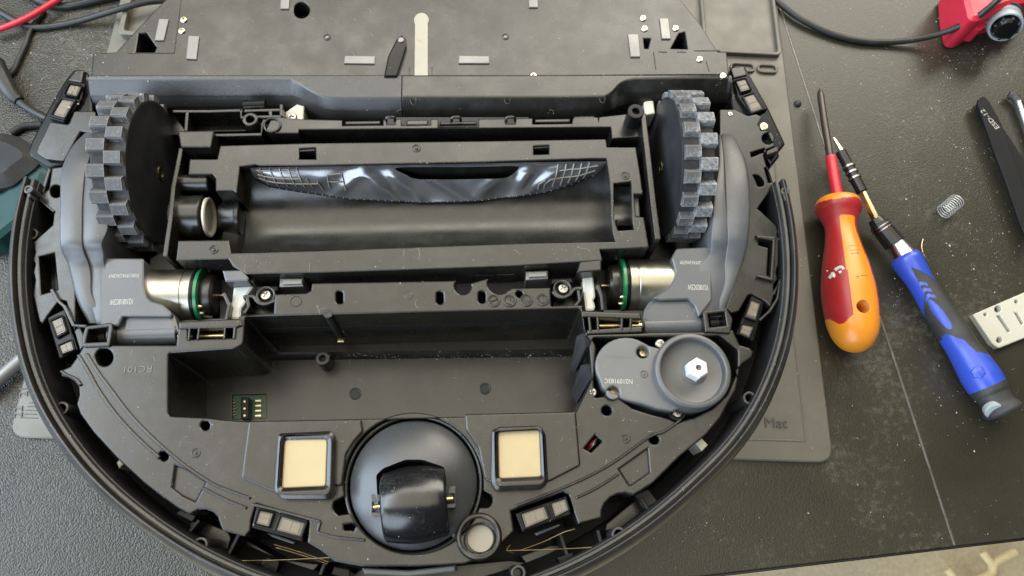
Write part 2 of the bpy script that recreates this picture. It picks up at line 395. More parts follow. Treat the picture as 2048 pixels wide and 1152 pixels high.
# ================================================================== THE SETTING
tb = px([(1565, 30), (1910, 1095)], 0); e1 = Vector(tb[0]); e2 = Vector(tb[1]); sd = (e1 - e2).normalized()
ed = px([(1540, 1136), (2048, 1076)], 0); f1 = Vector(ed[0]); fd = (Vector(ed[1]) - f1).normalized()
def meet(p, d, q, e):
    k = ((q - p).x * e.y - (q - p).y * e.x) / (d.x * e.y - d.y * e.x); return p + d * k
J = meet(e1, sd, f1, fd); g = fd * .42
far = 900
a = J - g; b_ = J + g
solid('table_top', [a, a + sd * far, a + sd * far - fd * 900, a - fd * 900], 0, -18, M['table'], bev=.4)['kind'] = 'structure'
solid('table_top', [b_, b_ + fd * 700, b_ + fd * 700 + sd * far, b_ + sd * far], 0, -18, M['table'], bev=.4)['kind'] = 'structure'
solid('table_joint', [a + sd * .5, b_ + sd * .5, b_ + sd * far, a + sd * far], -.12, -17, M['seam'], bev=0)['kind'] = 'structure'
up = Vector((-fd.y, fd.x))
solid('table_edge_band', [J - fd * 900 - up * .03, J + fd * 700 - up * .03, J + fd * 700 - up * 1.3, J - fd * 900 - up * 1.3], -.7, -19, M['blackmetal'], bev=.3)['kind'] = 'structure'
tag(solid('floor', [(-3000, -3000), (3500, -3000), (3500, 3500), (-3000, 3500)], -720, -740, M['floor'], bev=0), kind='structure')
fb = empty('floor_bracket', at(1960, 1130, -700)); tag(fb, 'blurred beige forked bracket lying on the tan floor below the table edge', 'bracket')
def pz(u, v, z): return at(u, v, z)
tube('bracket_arm', [pz(1905, 1178, -690), pz(1980, 1150, -690), pz(1988, 1128, -690), pz(2030, 1105, -690)], 6.5, M['twig'], fb, n=4)
tube('bracket_arm', [pz(1966, 1104, -690), pz(1976, 1118, -690), pz(1988, 1130, -690)], 6, M['twig'], fb, n=4)
tube('bracket_arm', [pz(1893, 1137, -690), pz(1906, 1152, -690), pz(1920, 1185, -690)], 6, M['twig'], fb, n=4)

# ------------------------------------------------------------------ repair mat
c0 = Vector(px([(16, 874)], 3)[0]); c1 = Vector(px([(1668, 925)], 3)[0]); mx_ = (c1 - c0).normalized(); my_ = Vector((-mx_.y, mx_.x))
mw = (c1 - c0).length
def mp(x, y): return c0 + mx_ * x + my_ * y            # mat coordinates, origin at its near left corner
rm = empty('repair_mat', (0, 0, 0)); tag(rm, 'grey silicone repair mat with raised ruler marks lying under the robot', 'mat')
solid('mat_sheet', fillet([mp(0, 0), mp(mw, 0), mp(mw, 312), mp(0, 312)], 9, 5), 2.6, .05, M['matsil'], rm, bev=.7)
def matrail(pts, w=1.0, z=3.0):
    P = [Vector(p) for p in pts]; n = len(P); A, B = [], []
    for i in range(n):
        t = (P[min(i + 1, n - 1)] - P[max(i - 1, 0)]).normalized(); k = Vector((-t.y, t.x)) * w / 2
        A.append(P[i] + k); B.append(P[i] - k)
    return solid('raised_line', A + B[::-1], z, 2.5, M['matsil'], rm, bev=.25)
matrail([mp(mw - 60, 11), mp(mw - 14, 11)]); matrail([mp(mw - 14, 11), mp(mw - 14, 190)])
def tray(x0, y0, x1, y1, wall=2.2, h=6.0):
    o_ = fillet([mp(x0, y0), mp(x1, y0), mp(x1, y1), mp(x0, y1)], 4, 4); i_ = fillet([mp(x0 + wall, y0 + wall), mp(x1 - wall, y0 + wall), mp(x1 - wall, y1 - wall), mp(x0 + wall, y1 - wall)], 3, 4)
    return solid('tray_wall', o_, h, 2.4, M['matsil'], rm, [i_], bev=.5)
def mc(u, v):
    p = Vector(px([(u, v)], 5)[0]) - c0; return p.dot(mx_), p.dot(my_)
xa, ya = mc(1408, 104); xb, yb = mc(1562, 104)
tray(xa, ya, xb, ya + 70)
xa2, ya2 = mc(1462, 140); tray(xa2, ya2, xa2 + (xb - xa2) * .48, ya2 + 7, 1.4, 4.5); tray(xa2 + (xb - xa2) * .52, ya2, xb - 3, ya2 + 7, 1.4, 4.5)
xl, yl = mc(238, 74); tray(xl, yl, xl + 70, yl + 60, 3, 8)
for s, y in (('22', 824), ('21', 783)): text('ruler_number', s, 37 if s == '22' else 48, y, 2.6, 6.2, 97, M['matmark'], rm, 1.0, .25)
for k in range(5): 
    q = at(58 + 3 * k, 836 - 7.5 * k, 2.6); boxat('ruler_tick', (q.x, q.y, 2.5), (6 if k % 5 else 9, .35, .5), M['matmark'], rm, -.06, .1)
text('mat_lettering', 'Mat', 1551, 846, 2.6, 7.6, -4, M['matmark'], rm, 1.1, .35)

# ================================================================== THE ROBOT
rob = empty('robot_vacuum', (0, 0, 0))
tag(rob, 'black round robot vacuum lying upside down with its bottom cover removed', 'robot vacuum')
def rp(name, *a_, **k_): return poly(name, *a_, parent=rob, **k_)
ZP = 90.0

# bumper rim: profile swept round the front
def swept(name, prof, a0, a1, n, material, parent, close=True):
    rows = []
    for i in range(n + 1):
        t = a0 + (a1 - a0) * i / n; rows.append([Vector((r_ * cos(t), r_ * sin(t), z)) for r_, z in prof])
    V = [p for r_ in rows for p in r_]; k = len(prof); F = []
    for i in range(n):
        for j in range(k): q = (j + 1) % k; F.append((i * k + j, i * k + q, (i + 1) * k + q, (i + 1) * k + j))
    F.append(tuple(range(k))); F.append(tuple(n * k + j for j in reversed(range(k))))
    return build(name, V, F, material, parent, True, 30)
A0, A1 = RAD(175.5), RAD(363.5)
OUT = [(43, 768), (100, 881), (143, 938), (200, 998), (287, 1068), (353, 1115), (423, 1151), (10, 571), (23, 667), (40, 764), (33, 390), (14, 480), (1536, 838), (1504, 878), (1421, 965), (1357, 1031), (1291, 1078), (1181, 1148), (1588, 427), (1601, 520), (1604, 551), (1598, 651), (1569, 751)]
RR = []
for u, v in OUT:
    p = at(u, v, 92); t = math.atan2(p.y, p.x); RR.append((t + 2 * pi if t < 1 else t, math.hypot(p.x, p.y)))
RR = [(t if t > 2.5 else t + 2 * pi, r_) for t, r_ in RR] + [(RAD(270), 176.0)]
def rim_r(t):
    """outer radius of the rim where the photograph shows it, smoothed over neighbouring directions"""
    w = [(math.exp(-((t - a_) / .16) ** 2), r_) for a_, r_ in RR]; k = sum(a_ for a_, _ in w); return sum(a_ * r_ for a_, r_ in w) / k
rimprof = [(-1.0, 40), (-.3, 70), (0, 85), (-.4, 89), (-1.2, 92), (-2.6, 94.3), (-4.2, 95.6), (-4.6, 95.4), (-4.8, 91), (-5.5, 91), (-5.7, 93.4), (-5.9, 93.7), (-7.0, 93.5), (-7.3, 93.0), (-7.4, 91), (-7.3, 40)]
def swept_rim(name, prof, a0, a1, n, material, parent):
    rows = []
    for i in range(n + 1):
        t = a0 + (a1 - a0) * i / n; b_ = rim_r(t); rows.append([Vector(((b_ + r_) * cos(t), (b_ + r_) * sin(t), z)) for r_, z in prof])
    V = [p for r_ in rows for p in r_]; k = len(prof); F = []
    for i in range(n):
        for j in range(k): q = (j + 1) % k; F.append((i * k + j, i * k + q, (i + 1) * k + q, (i + 1) * k + j))
    F.append(tuple(range(k))); F.append(tuple(n * k + j for j in reversed(range(k))))
    return build(name, V, F, material, parent, True, 30)
bump = swept_rim('bumper_rim', rimprof, A0, A1, 150, M['rim'], rob)
swept_rim('bumper_skirt', [(-7.0, 91), (-7.9, 90.6), (-8.0, 46), (-7.0, 46)], A0 + .002, A1 - .002, 150, M['inner'], rob)  # inner wall of the rim, blackened so its colour holds the gap's shade
swept_rim('bumper_floor', [(-3, 14), (-3, 46), (-36, 40), (-36, 14)], A0 + .05, A1 - .05, 100, M['inner'], rob)
swept_rim('bumper_ledge', [(-8, 40), (-8, 66), (-12.5, 62), (-12.5, 40)], A0 + .06, A1 - .06, 100, M['inner'], rob)
solid('upper_shell', circ((0, 0), 166, 96), 24, 4, M['inner'], rob, bev=4)
solid('chassis_base', circ((0, 8), 146, 80), 34, 22, M['inner'], rob, bev=.5)
for (u, v) in ((62, 468), (122, 817), (400, 1090), (1238, 1069), (1500, 796), (1564, 471), (1037, 1146)):
    bs = ring('screw_boss', u, v, 88, 44, 2.9, 1.9, M['rim'], rob); p = at(u, v, 88)
    d = Vector((p.x, p.y)).normalized(); t = Vector((-d.y, d.x)); q = Vector((p.x, p.y)) + d * 4.2
    solid('boss_tab', fillet([q - t * 3.2 - d * 1.2, q + t * 3.2 - d * 1.2, q + t * 2.6 + d * 1.5, q - t * 2.6 + d * 1.5], .9), 87.6, 60, M['rim'], bs, [circ(q - t * 1.5, .7, 10), circ(q + t * 1.5, .7, 10)], bev=.15)
    solid('boss_seat', circ((p.x, p.y), 1.95, 16), 78, 44, M['bay'], bs, bev=.1)
for (u, v) in ((56, 378), (1571, 382)): ring('end_lug', u, v, 95, 50, 2.1, .9, M['rim'], rob)
for pts in ([(52, 378), (62, 372), (60, 394), (55, 394)], [(1566, 388), (1574, 380), (1577, 398), (1571, 402)]): rp('end_lug_web', pts, 94.5, 60, M['rim'], bev=.2)
# radial ribs across the bumper gap
for (a_, b2) in (((30, 504), (68, 504)), ((1530, 500), (1588, 502)), ((480, 1064), (452, 1118)), ((1196, 1060), (1204, 1092)), ((372, 1072), (398, 1040)), ((1281, 996), (1304, 1030)), ((640, 1150), (650, 1125)), ((1120, 1065), (1135, 1110))):
    rail('bumper_rib', [a_, b2], 1.3, 76, 40, M['inner'], rob)
rp('bumper_bracket', [(378, 1050), (392, 1036), (455, 1062), (462, 1075), (452, 1108), (420, 1096), (378, 1066)], 66, 40, M['plastic'], bev=.4, r=3)
rp('bumper_bracket', [(1207, 1085), (1212, 1048), (1270, 1000), (1296, 1024), (1282, 1050), (1232, 1078)], 66, 40, M['plastic'], bev=.4, r=3)
rp('bumper_bracket', [(472, 1090), (478, 1070), (560, 1118), (640, 1128), (620, 1150), (520, 1142)], 62, 40, M['bay'], bev=.4)
rp('bumper_bracket', [(1040, 1112), (1100, 1090), (1170, 1088), (1190, 1098), (1130, 1130), (1060, 1140)], 60, 40, M['bay'], bev=.4)
rp('bumper_clip', [(520, 1126), (536, 1114), (560, 1122), (552, 1148), (524, 1140)], 70, 50, M['gloss'], bev=.4)
rp('bumper_clip', [(1113, 1115), (1145, 1104), (1152, 1122), (1122, 1132)], 76, 50, M['gloss'], bev=.4)
rp('bumper_clip', [(660, 1150), (668, 1132), (700, 1138), (700, 1160)], 72, 50, M['gloss'], bev=.4)
for pts in ([(352, 1028), (360, 1020), (392, 1032), (384, 1044)], [(1270, 990), (1296, 978), (1316, 1004), (1288, 1018)]): rp('bumper_clip', pts, 74, 50, M['inner'], bev=.3)
rp('bumper_sill', [(700, 1152), (725, 1136), (820, 1142), (912, 1130), (1020, 1120), (1120, 1135), (1060, 1180), (760, 1190)], 58, 30, M['bay'], bev=.4)
rp('bumper_window', [(724, 1136), (818, 1141), (911, 1130), (911, 1143), (818, 1153), (730, 1149)], 86, 60, M['housing'], bev=.5)
for pts in ([(233, 925), (239, 918), (246, 928), (238, 937)], [(1391, 886), (1404, 876), (1416, 890), (1404, 902)]): rp('bumper_stop', pts, 80, 66, M['cream'], bev=.5)
for pts in ([(452, 1122, 78), (560, 1120, 80), (662, 1115, 84)], [(548, 1089, 80), (600, 1104, 80), (657, 1124, 80)], [(552, 1095, 80), (610, 1112, 80), (655, 1128, 79)],
            [(1012, 1101, 84), (1100, 1099, 82), (1205, 1093, 80), (1216, 1086, 84), (1226, 1072, 88)], [(1040, 1101, 80), (1088, 1083, 80), (1126, 1065, 84), (1150, 1058, 84)], [(1020, 1090, 84), (1014, 1100, 84), (1028, 1106, 82)]):
    tube('wire_spring', [at(*q) for q in pts], .24, M['wire'], rob, seg=6)

# front plate ----------------------------------------------------------------
bitL = [(929 - 3 + 17 * cos(t), 572 + 17 * sin(t)) for t in [RAD(x) for x in range(200, -21, -22)]]
bitR = [(999 + 24 * cos(t), 566 + 22 * sin(t)) for t in [RAD(x) for x in range(200, 21, -20)]]
arcL = [(406 + 34 * cos(RAD(x)), 1052 + 34 * sin(RAD(x))) for x in (230, 255, 280, 305, 330, 355)]
front = [(550, 588), (612, 586), (622, 580), (624, 566), (912, 561)] + bitL + [(974, 557)] + bitR + [(1024, 576), (1101, 575), (1103, 612), (1165, 610), (1173, 669),
    (1290, 666), (1300, 665), (1406, 664), (1466, 660), (1480, 690), (1500, 696), (1507, 703), (1504, 714), (1484, 728), (1474, 742), (1476, 760), (1472, 780),
    (1457, 805), (1441, 835), (1414, 868), (1357, 915), (1307, 965), (1283, 981), (1267, 990), (1252, 986), (1236, 988), (1221, 995), (1210, 1006), (1204, 1020), (1203, 1036), (1157, 1048), (1148, 1022), (1138, 990), (1128, 984),
    (1022, 1022), (1028, 1062), (1000, 1090), (985, 1108), (929, 1128), (845, 1133), (725, 1133), (669, 1123), (640, 1100), (615, 1085), (618, 1040), (512, 1008), (502, 1040), (500, 1062), (490, 1073), (445, 1062)] + arcL[::-1] + [(377, 1028), (355, 1016),
    (320, 991), (287, 965), (233, 915), (187, 865), (160, 828), (153, 808), (158, 790), (157, 774), (148, 762), (135, 755), (122, 752), (122, 740), (140, 733), (155, 712), (168, 690), (218, 692), (224, 690), (352, 690), (357, 655), (470, 652), (478, 634), (484, 630), (547, 626)]
bay = fillet([(490, 633), (1162, 617), (1169, 662), (1190, 692), (1184, 760), (1150, 828), (492, 843), (440, 839), (420, 836), (336, 832), (336, 706), (470, 697), (486, 688)], 7)
cast = []                                                 # the caster opening runs into the two round holes beside it
for i in range(144):
    t = 2 * pi * i / 144; r_ = 140.0
    for cu, cv, ro in ((685, 1013, 19.5), (968, 1000, 17)):
        qx, qy = cu - 827, cv - 968; bq = qx * cos(t) + qy * sin(t); dq = bq * bq - (qx * qx + qy * qy - ro * ro)
        if dq > 0 and bq - dq ** .5 < 140 < bq + dq ** .5: r_ = max(r_, bq + dq ** .5)
    cast.append((827 + r_ * cos(t), 968 + r_ * sin(t)))
brushw = fillet([(1181, 692), (1187, 675), (1440, 672), (1476, 700), (1476, 745), (1455, 790), (1425, 817), (1388, 836), (1378, 838), (1354, 846), (1340, 838), (1300, 828), (1265, 817), (1235, 793), (1204, 793), (1190, 796)], 4)
hL = [(375, 658), (466, 656), (468, 676), (375, 679)]
REC = ([(350, 930), (372, 938), (412, 964), (391, 1004), (362, 990), (344, 976)], [(1238, 938), (1296, 897), (1300, 944), (1260, 972)])
holes = [REC[0], REC[1], bay, cast, circ((962, 1080), 32, 28), circ((208, 714), 18, 20), circ((410, 851), 9.5, 16), circ((1214, 821), 10, 16), circ((327, 912), 10, 12), circ((1309, 879), 10, 12),
         [(687, 1049), (706, 1047), (712, 1052), (708, 1061), (688, 1060)], [(1168, 897), (1191, 869), (1205, 882), (1182, 905)],
         fillet([(672, 582), (686, 582), (686, 607), (672, 607)], 6), fillet([(873, 583), (887, 583), (887, 608), (873, 608)], 6), fillet([(957, 582), (971, 582), (971, 606), (957, 606)], 6), circ((1039, 588), 7, 12), hL, brushw]
rp('chassis_plate', front, ZP, 41, M['plastic'], holes=holes, bev=.55)
rp('battery_floor', [(300, 600), (1230, 600), (1230, 880), (300, 880)], 42, 40, M['bay'], bev=0, holes=[[(465, 790), (533, 788), (533, 836), (465, 838)]])
# strengthening ramp where bay floor meets far wall
p0, p1 = at(345, 716, 42), at(1140, 706, 42)
grid('bay_ridge', [[p0 + Vector((0, 1.5, 2.2)), p1 + Vector((0, 1.5, 2.2))], [p0 + Vector((0, .3, 1.6)), p1 + Vector((0, .3, 1.6))], [p0 + Vector((0, -1.2, .5)), p1 + Vector((0, -1.2, .5))], [p0 + Vector((0, -2, -.1)), p1 + Vector((0, -2, -.1))]], M['plastic'], rob)
for (u, v) in ((710, 787), (970, 777)): ring('floor_hole_rim', u, v, 42.5, 42.0, 2.9, 2.2, M['bay'], rob); cyl('floor_hole', u, v, 42.25, 42.02, 2.2, M['inner'], rob, bev=0)
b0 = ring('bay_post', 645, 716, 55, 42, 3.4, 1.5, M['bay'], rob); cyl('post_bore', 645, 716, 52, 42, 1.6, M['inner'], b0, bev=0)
wq = at(656, 626, 90); tube('channel_dark_rod', [Vector((wq.x, wq.y - .3, 90.3)), Vector((wq.x, wq.y - .3, 57))], 2.0, M['inner'], rob, 16, 1)  # black rod on the wall stands for the shade in a groove
boxat('bay_contact', (wq.x, wq.y - 2.2, 55.4), (3.2, 2.2, .8), M['brass'], rob)
bd = rp('circuit_board', [(440, 780), (545, 778), (545, 850), (440, 850)], 40.5, 39, M['pcbdark'], bev=0)
cn = poly('connector', [(482, 795), (497, 795), (497, 838), (482, 838)], 46, 40.6, M['gloss'], bd, bev=.2)
for k in range(3): cyl('connector_pin', 489, 803 + 14 * k, 46.6, 45, .55, M['palebrass'], bd, 8, .05)
for k in range(6): poly('board_part', [(462 + 4 * (k % 2), 798 + 6 * k), (470 + 4 * (k % 2), 798 + 6 * k), (470, 801 + 6 * k), (462, 801 + 6 * k)], 41.3, 40.5, M['zinc'], bd, bev=.05)
for k in range(4): poly('board_pad', [(510, 800 + 10 * k), (522, 799 + 10 * k), (522, 803 + 10 * k), (510, 803 + 10 * k)], 41.0, 40.5, M['palebrass'], bd, bev=.05)
# foam pads on the right wall of the bay
def slab(name, pts, th, material, parent):
    P = [at(*q) for q in pts]; nrm = (P[1] - P[0]).cross(P[-1] - P[0]).normalized()
    if nrm.z < 0: nrm = -nrm
    n = len(P); V = P + [p - nrm * th for p in P]
    F = [tuple(range(n)), tuple(range(2 * n - 1, n - 1, -1))] + [(i, (i + 1) % n, n + (i + 1) % n, n + i) for i in range(n)]
    return build(name, V, F, material, parent)
slab('foam_pad', [(1153, 673, 84), (1168, 672, 90), (1171, 696, 88), (1150, 744, 62), (1140, 742, 58)], 3, M['foam'], rob)
slab('foam_pad', [(1162, 730, 82), (1176, 733, 90), (1184, 752, 88), (1153, 806, 60), (1141, 788, 56)], 3, M['foam'], rob)
# raised lines and panels on the plate
for pts in ([(155, 709), (175, 742), (196, 780), (233, 831), (275, 876), (318, 915)], [(172, 707), (192, 740), (214, 770), (267, 838), (340, 908), (413, 961), (455, 980), (500, 996)], [(120, 741), (132, 749), (150, 757), (160, 770)],
            [(405, 976), (450, 999), (493, 1016)], [(1364, 838), (1330, 862), (1297, 875), (1222, 928), (1144, 968), (1030, 1013)], [(1237, 948), (1195, 975), (1152, 996)], [(504, 1008), (560, 1022), (640, 1043)], [(640, 1043), (634, 1064)], [(634, 1064), (670, 1074), (730, 1080)]):
    rail('raised_rib', cr([Vector(q) for q in pts], 5), 1.2, ZP + 1.0, ZP - .6, M['plastic'], rob, bev=.45)
for pts in REC: rp('recessed_panel', pts, ZP - 1.7, ZP - 4, M['plastic'], bev=0)
rp('contact_panel', [(497, 842), (722, 838), (726, 862), (706, 885), (692, 908), (684, 970), (560, 985), (542, 981), (482, 956)], 92, 89, M['plastic'], bev=.6, r=3)
rp('contact_panel', [(930, 828), (1152, 823), (1161, 931), (1099, 963), (990, 968), (969, 958), (957, 895), (932, 858)], 92, 89, M['plastic'], bev=.6, r=3)
for out, inn in (([(555, 866), (664, 861), (671, 880), (668, 984), (656, 998), (562, 998), (547, 983)], [(568, 878), (654, 877), (651, 972), (562, 976)]), ([(984, 857), (1080, 852), (1092, 866), (1097, 965), (1085, 977), (992, 981), (982, 966)], [(996, 862), (1079, 859), (1083, 953), (998, 957)])):
    c_ = rp('charging_contact', out, 95.5, 90, M['plastic'], bev=1.6, r=8, holes=[inn], hr=6)
    poly('gold_pad', inn, 93.8, 91, M['gold'], c_, bev=.3, r=6)
for (u, v) in ((391, 906), (1252, 877)): ring('moulding_mark', u, v, ZP + .25, ZP - .3, 2.0, 1.3, M['plastic'], rob); cyl('moulding_mark', u, v, ZP + .4, ZP - .3, .7, M['plastic'], rob, 12, .2)
text('moulded_lettering', 'RC101', 275, 738, ZP, 4.0, 180, M['grayprint'], rob, 1.1, .12)
for dx, col in ((-3, 'wirered'), (0, 'white'), (3, 'blackmetal')):
    tube('wire_lead', [at(1172 + dx, 904, 76), at(1186 + dx, 888, 84), at(1200 + dx, 870, 78)], .8, M[col], rob, 6)
# date wheels
for (u, v), tt in zip(((988, 601), (1020, 601), (1053, 600), (1086, 599)), (.4, 1.5, 2.5, 1.6)):
    dw = ring('date_wheel', u, v, ZP + .5, ZP - .3, 2.95, 2.3, M['cover'], rob, 22, .2); p = at(u, v, ZP)
    boxat('date_arrow', (p.x, p.y, ZP - .1), (3.4, .6, .6), M['cover'], dw, tt, .2)
    for k in range(10): boxat('date_mark', (p.x + 1.85 * cos(k * .63), p.y + 1.85 * sin(k * .63), ZP - .1), (.6, .42, .5), M['cover'], dw, k * .63, .14)
cyl('ejector_mark', 817, 591, ZP + .12, ZP - .3, 2.0, M['cover'], rob)
ring('ejector_mark', 592, 603, ZP + .15, ZP - .3, 2.5, 2.2, M['cover'], rob)
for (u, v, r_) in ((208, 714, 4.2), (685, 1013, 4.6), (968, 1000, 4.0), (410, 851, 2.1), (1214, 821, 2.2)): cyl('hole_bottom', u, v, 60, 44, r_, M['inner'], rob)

# channel between strip and brush module
rp('channel_floor', [(440, 560), (1210, 540), (1215, 640), (440, 660)], 72, 66, M['inner'], bev=0, holes=[])
for out, z in (([(560, 557), (607, 556), (606, 572), (559, 574)], 86), ([(1052, 543), (1096, 541), (1096, 557), (1052, 560)], 86)):
    pc = rp('metal_plate', out, z, 72, M['zinc'], bev=.3); q = [(x * .82 + (sum(a_[0] for a_ in out) / 4) * .18 + 2, y * .62 + (sum(a_[1] for a_ in out) / 4) * .38 - 2) for x, y in out]
    poly('raised_pad', q, z + 1.2, z - .2, M['zinc'], pc, bev=.3)
for k in range(8): rp('channel_rib', [(700 + 42 * k, 551 - k * .9), (735 + 42 * k, 550 - k * .9), (737 + 42 * k, 556 - k * .9), (700 + 42 * k, 557 - k * .9)], 82, 72, M['bay'], bev=.3)
for (u, v) in ((531, 590), (1125, 577)):
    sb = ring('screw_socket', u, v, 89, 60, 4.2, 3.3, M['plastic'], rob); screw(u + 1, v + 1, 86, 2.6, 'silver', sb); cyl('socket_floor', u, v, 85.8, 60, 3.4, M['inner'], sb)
rp('socket_block', [(511, 572), (556, 571), (556, 582), (511, 584)], 84, 62, M['gloss'], bev=.4)
rp('socket_block', [(1103, 557), (1145, 555), (1146, 566), (1103, 568)], 84, 62, M['gloss'], bev=.4)
rail('socket_web', cr([Vector(q) for q in ((486, 594), (505, 592), (516, 604), (532, 607), (550, 600))], 5), 1.4, 89.5, 70, M['plastic'], rob)
rail('socket_web', [(494, 594), (497, 612), (488, 626)], 1.4, 89.5, 70, M['plastic'], rob)
rail('socket_web', cr([Vector(q) for q in ((1106, 582), (1112, 590), (1126, 594), (1140, 588), (1150, 577), (1166, 577))], 5), 1.4, 89.5, 70, M['plastic'], rob)
rail('socket_web', [(1157, 580), (1160, 600), (1150, 612)], 1.4, 89.5, 70, M['plastic'], rob)
rp('socket_floor_plate', [(497, 606), (548, 604), (548, 628), (490, 630)], 80, 60, M['plastic'], bev=.2)
rp('socket_floor_plate', [(1106, 594), (1158, 592), (1160, 612), (1106, 614)], 80, 60, M['plastic'], bev=.2)
# white spring holders and dark blocks
rp('white_holder', [(470, 556), (504, 553), (507, 572), (492, 592), (490, 606), (482, 616), (480, 637), (462, 637), (459, 616), (464, 600)], 84, 60, M['white'], bev=.8, r=3)
rp('white_holder', [(1165, 539), (1185, 540), (1191, 594), (1186, 600), (1191, 612), (1188, 620), (1172, 621), (1166, 575)], 84, 60, M['white'], bev=.8, r=3)
rp('guide_block', [(445, 541), (483, 540), (497, 556), (495, 561), (451, 563)], 92, 76, M['housing'], bev=.6)
rp('guide_block', [(1160, 523), (1203, 519), (1203, 541), (1154, 545)], 92, 76, M['cover'], bev=.6)
rail('stub_wall', [(447, 585), (458, 610), (452, 640)], 1.4, 88, 60, M['plastic'], rob); rail('stub_wall', [(1196, 569), (1203, 590), (1206, 620)], 1.4, 88, 60, M['plastic'], rob)

# hinges ----------------------------------------------------------------------
def hinge(bar, bars2, ribs, pin, floor):
    h = rp('hinge_bracket', bar, 91, 66, M['plastic'], bev=.4)
    if bars2: poly('hinge_bar', bars2, 90.5, 66, M['plastic'], h, bev=.4)
    for r_ in ribs: poly('hinge_rib', r_, 90.8, 66, M['plastic'], h, bev=.3)
    for a_, b2 in pin: tube('hinge_pin', [at(*a_, 84), at(*b2, 84)], 1.35, M['brass'], h, 12, 1)
    poly('hinge_floor', floor, 76, 60, M['bay'], h, bev=0)
hinge([(358, 644), (482, 637), (484, 650), (472, 655), (358, 657)], None, [[(377, 655), (381, 655), (379, 680), (375, 680)], [(396, 654), (400, 654), (397, 679), (393, 679)], [(448, 652), (452, 652), (450, 677), (446, 677)], [(467, 651), (473, 650), (470, 677), (465, 677)]],
      [((357, 674), (379, 673.5)), ((396, 673), (450, 671.5))], [(350, 640), (490, 635), (480, 690), (350, 692)])
hinge([(1163, 622), (1280, 626), (1284, 638), (1176, 634), (1164, 634)], [(1174, 660), (1285, 652), (1285, 664), (1176, 668)], [[(1176, 632), (1181, 632), (1184, 662), (1179, 662)], [(1193, 632), (1198, 632), (1199, 661), (1195, 661)], [(1242, 630), (1247, 630), (1246, 660), (1241, 660)], [(1260, 629), (1265, 629), (1263, 660), (1259, 660)]],
      [((1198, 652), (1243, 651)), ((1263, 651), (1287, 651))], [(1165, 620), (1290, 620), (1290, 670), (1170, 670)])
for out, hole in (([(171, 652), (223, 645), (225, 660), (219, 692), (166, 694), (163, 676)], [(177, 658), (217, 653), (213, 683), (171, 685)]), ([(1406, 622), (1454, 616), (1466, 638), (1461, 667), (1411, 664)], [(1416, 628), (1450, 624), (1454, 651), (1420, 655)])):
    hb = rp('hinge_box', out, 91, 64, M['plastic'], holes=[hole], bev=.4, r=2)
    cx_ = sum(q[0] for q in hole) / 4; cy_ = sum(q[1] for q in hole) / 4
    tube('hinge_stub', [at(cx_ - 16, cy_ + 6, 80), at(cx_ + 18, cy_ + 3, 80)], 2.2, M['housing'], hb, 14, 1); poly('box_floor', hole, 70, 64, M['inner'], hb, bev=0)

# wheels ----------------------------------------------------------------------
lug_me = None
def wheel(c, side):
    """side: direction (+1/-1) of the face turned to the robot's middle"""
    w = empty('drive_wheel', c); w.parent = rob; c = Vector(c)
    hw = 15.2
    lathe('wheel_drum', c, (side, 0, 0), [(20, -hw), (32.2, -hw), (33.2, -hw + .8), (33.3, -1.2), (33.6, 0), (32.8, .3), (32.0, .1), (26, .4), (10, 1.4), (4.5, 1.6), (3.4, 1.3)], [M['tyre_valley'], M['tyre_side']], w, 72, fm=None)
    d = w.children[0]
    idx = []
    for poly_ in d.data.polygons:
        q = d.data.vertices[poly_.vertices[0]].co / MM - c
        idx.append(1 if q.x * side > -.55 else 0)
    d.data.polygons.foreach_set('material_index', idx)
    lathe('hub_bush', c + Vector((side * 1.2, 0, 0)), (side, 0, 0), [(3.6, -.5), (3.6, .5), (3.1, .8), (2.4, .8), (1.9, .4), (1.9, -.4), (.4, -.4)], M['brass'], w, 20)
    # lug meshes (shared)
    N_ = 20
    def lug(x0, x1):
        V, F = [], []
        for x in (x0, x1):
            for (tw, rr_) in ((-3.3, 32.6), (-3.0, 36.0), (-2.4, 36.8), (2.4, 36.8), (3.0, 36.0), (3.3, 32.6)):
                V.append((x, tw, math.sqrt(max(0, rr_ * rr_ - tw * tw))))
        for i in range(5): F.append((i, i + 1, 7 + i, 6 + i))
        F.append((5, 4, 3, 2, 1, 0)); F.append((6, 7, 8, 9, 10, 11))
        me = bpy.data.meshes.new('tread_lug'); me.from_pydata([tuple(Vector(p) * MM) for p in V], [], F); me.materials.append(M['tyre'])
        bm = bmesh.new(); bm.from_mesh(me); bmesh.ops.recalc_face_normals(bm, faces=bm.faces); bm.to_mesh(me); bm.free()
        return me
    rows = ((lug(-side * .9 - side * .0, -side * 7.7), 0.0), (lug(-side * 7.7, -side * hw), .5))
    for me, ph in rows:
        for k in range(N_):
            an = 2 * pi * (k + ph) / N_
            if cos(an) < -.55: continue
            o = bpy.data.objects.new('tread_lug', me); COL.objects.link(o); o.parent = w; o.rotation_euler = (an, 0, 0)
    return w
wL = at(312, 347, 82); wR = at(1326, 335, 82)
wheel((-122.4, wL.y, 82), 1); wheel((119.6, wR.y, 82), -1)
# wheel wells: dark walls beside the wheels
rail('well_wall', [(362, 296), (352, 345), (346, 375), (340, 440), (330, 512)], 2.0, 93, 40, M['plastic'], rob)
rail('well_wall', [(1287, 236), (1296, 310), (1306, 400), (1316, 478)], 2.6, 95, 40, M['plastic'], rob)
rp('well_end', [(330, 500), (356, 500), (352, 545), (296, 545), (300, 516)], 70, 40, M['inner'], bev=.5)

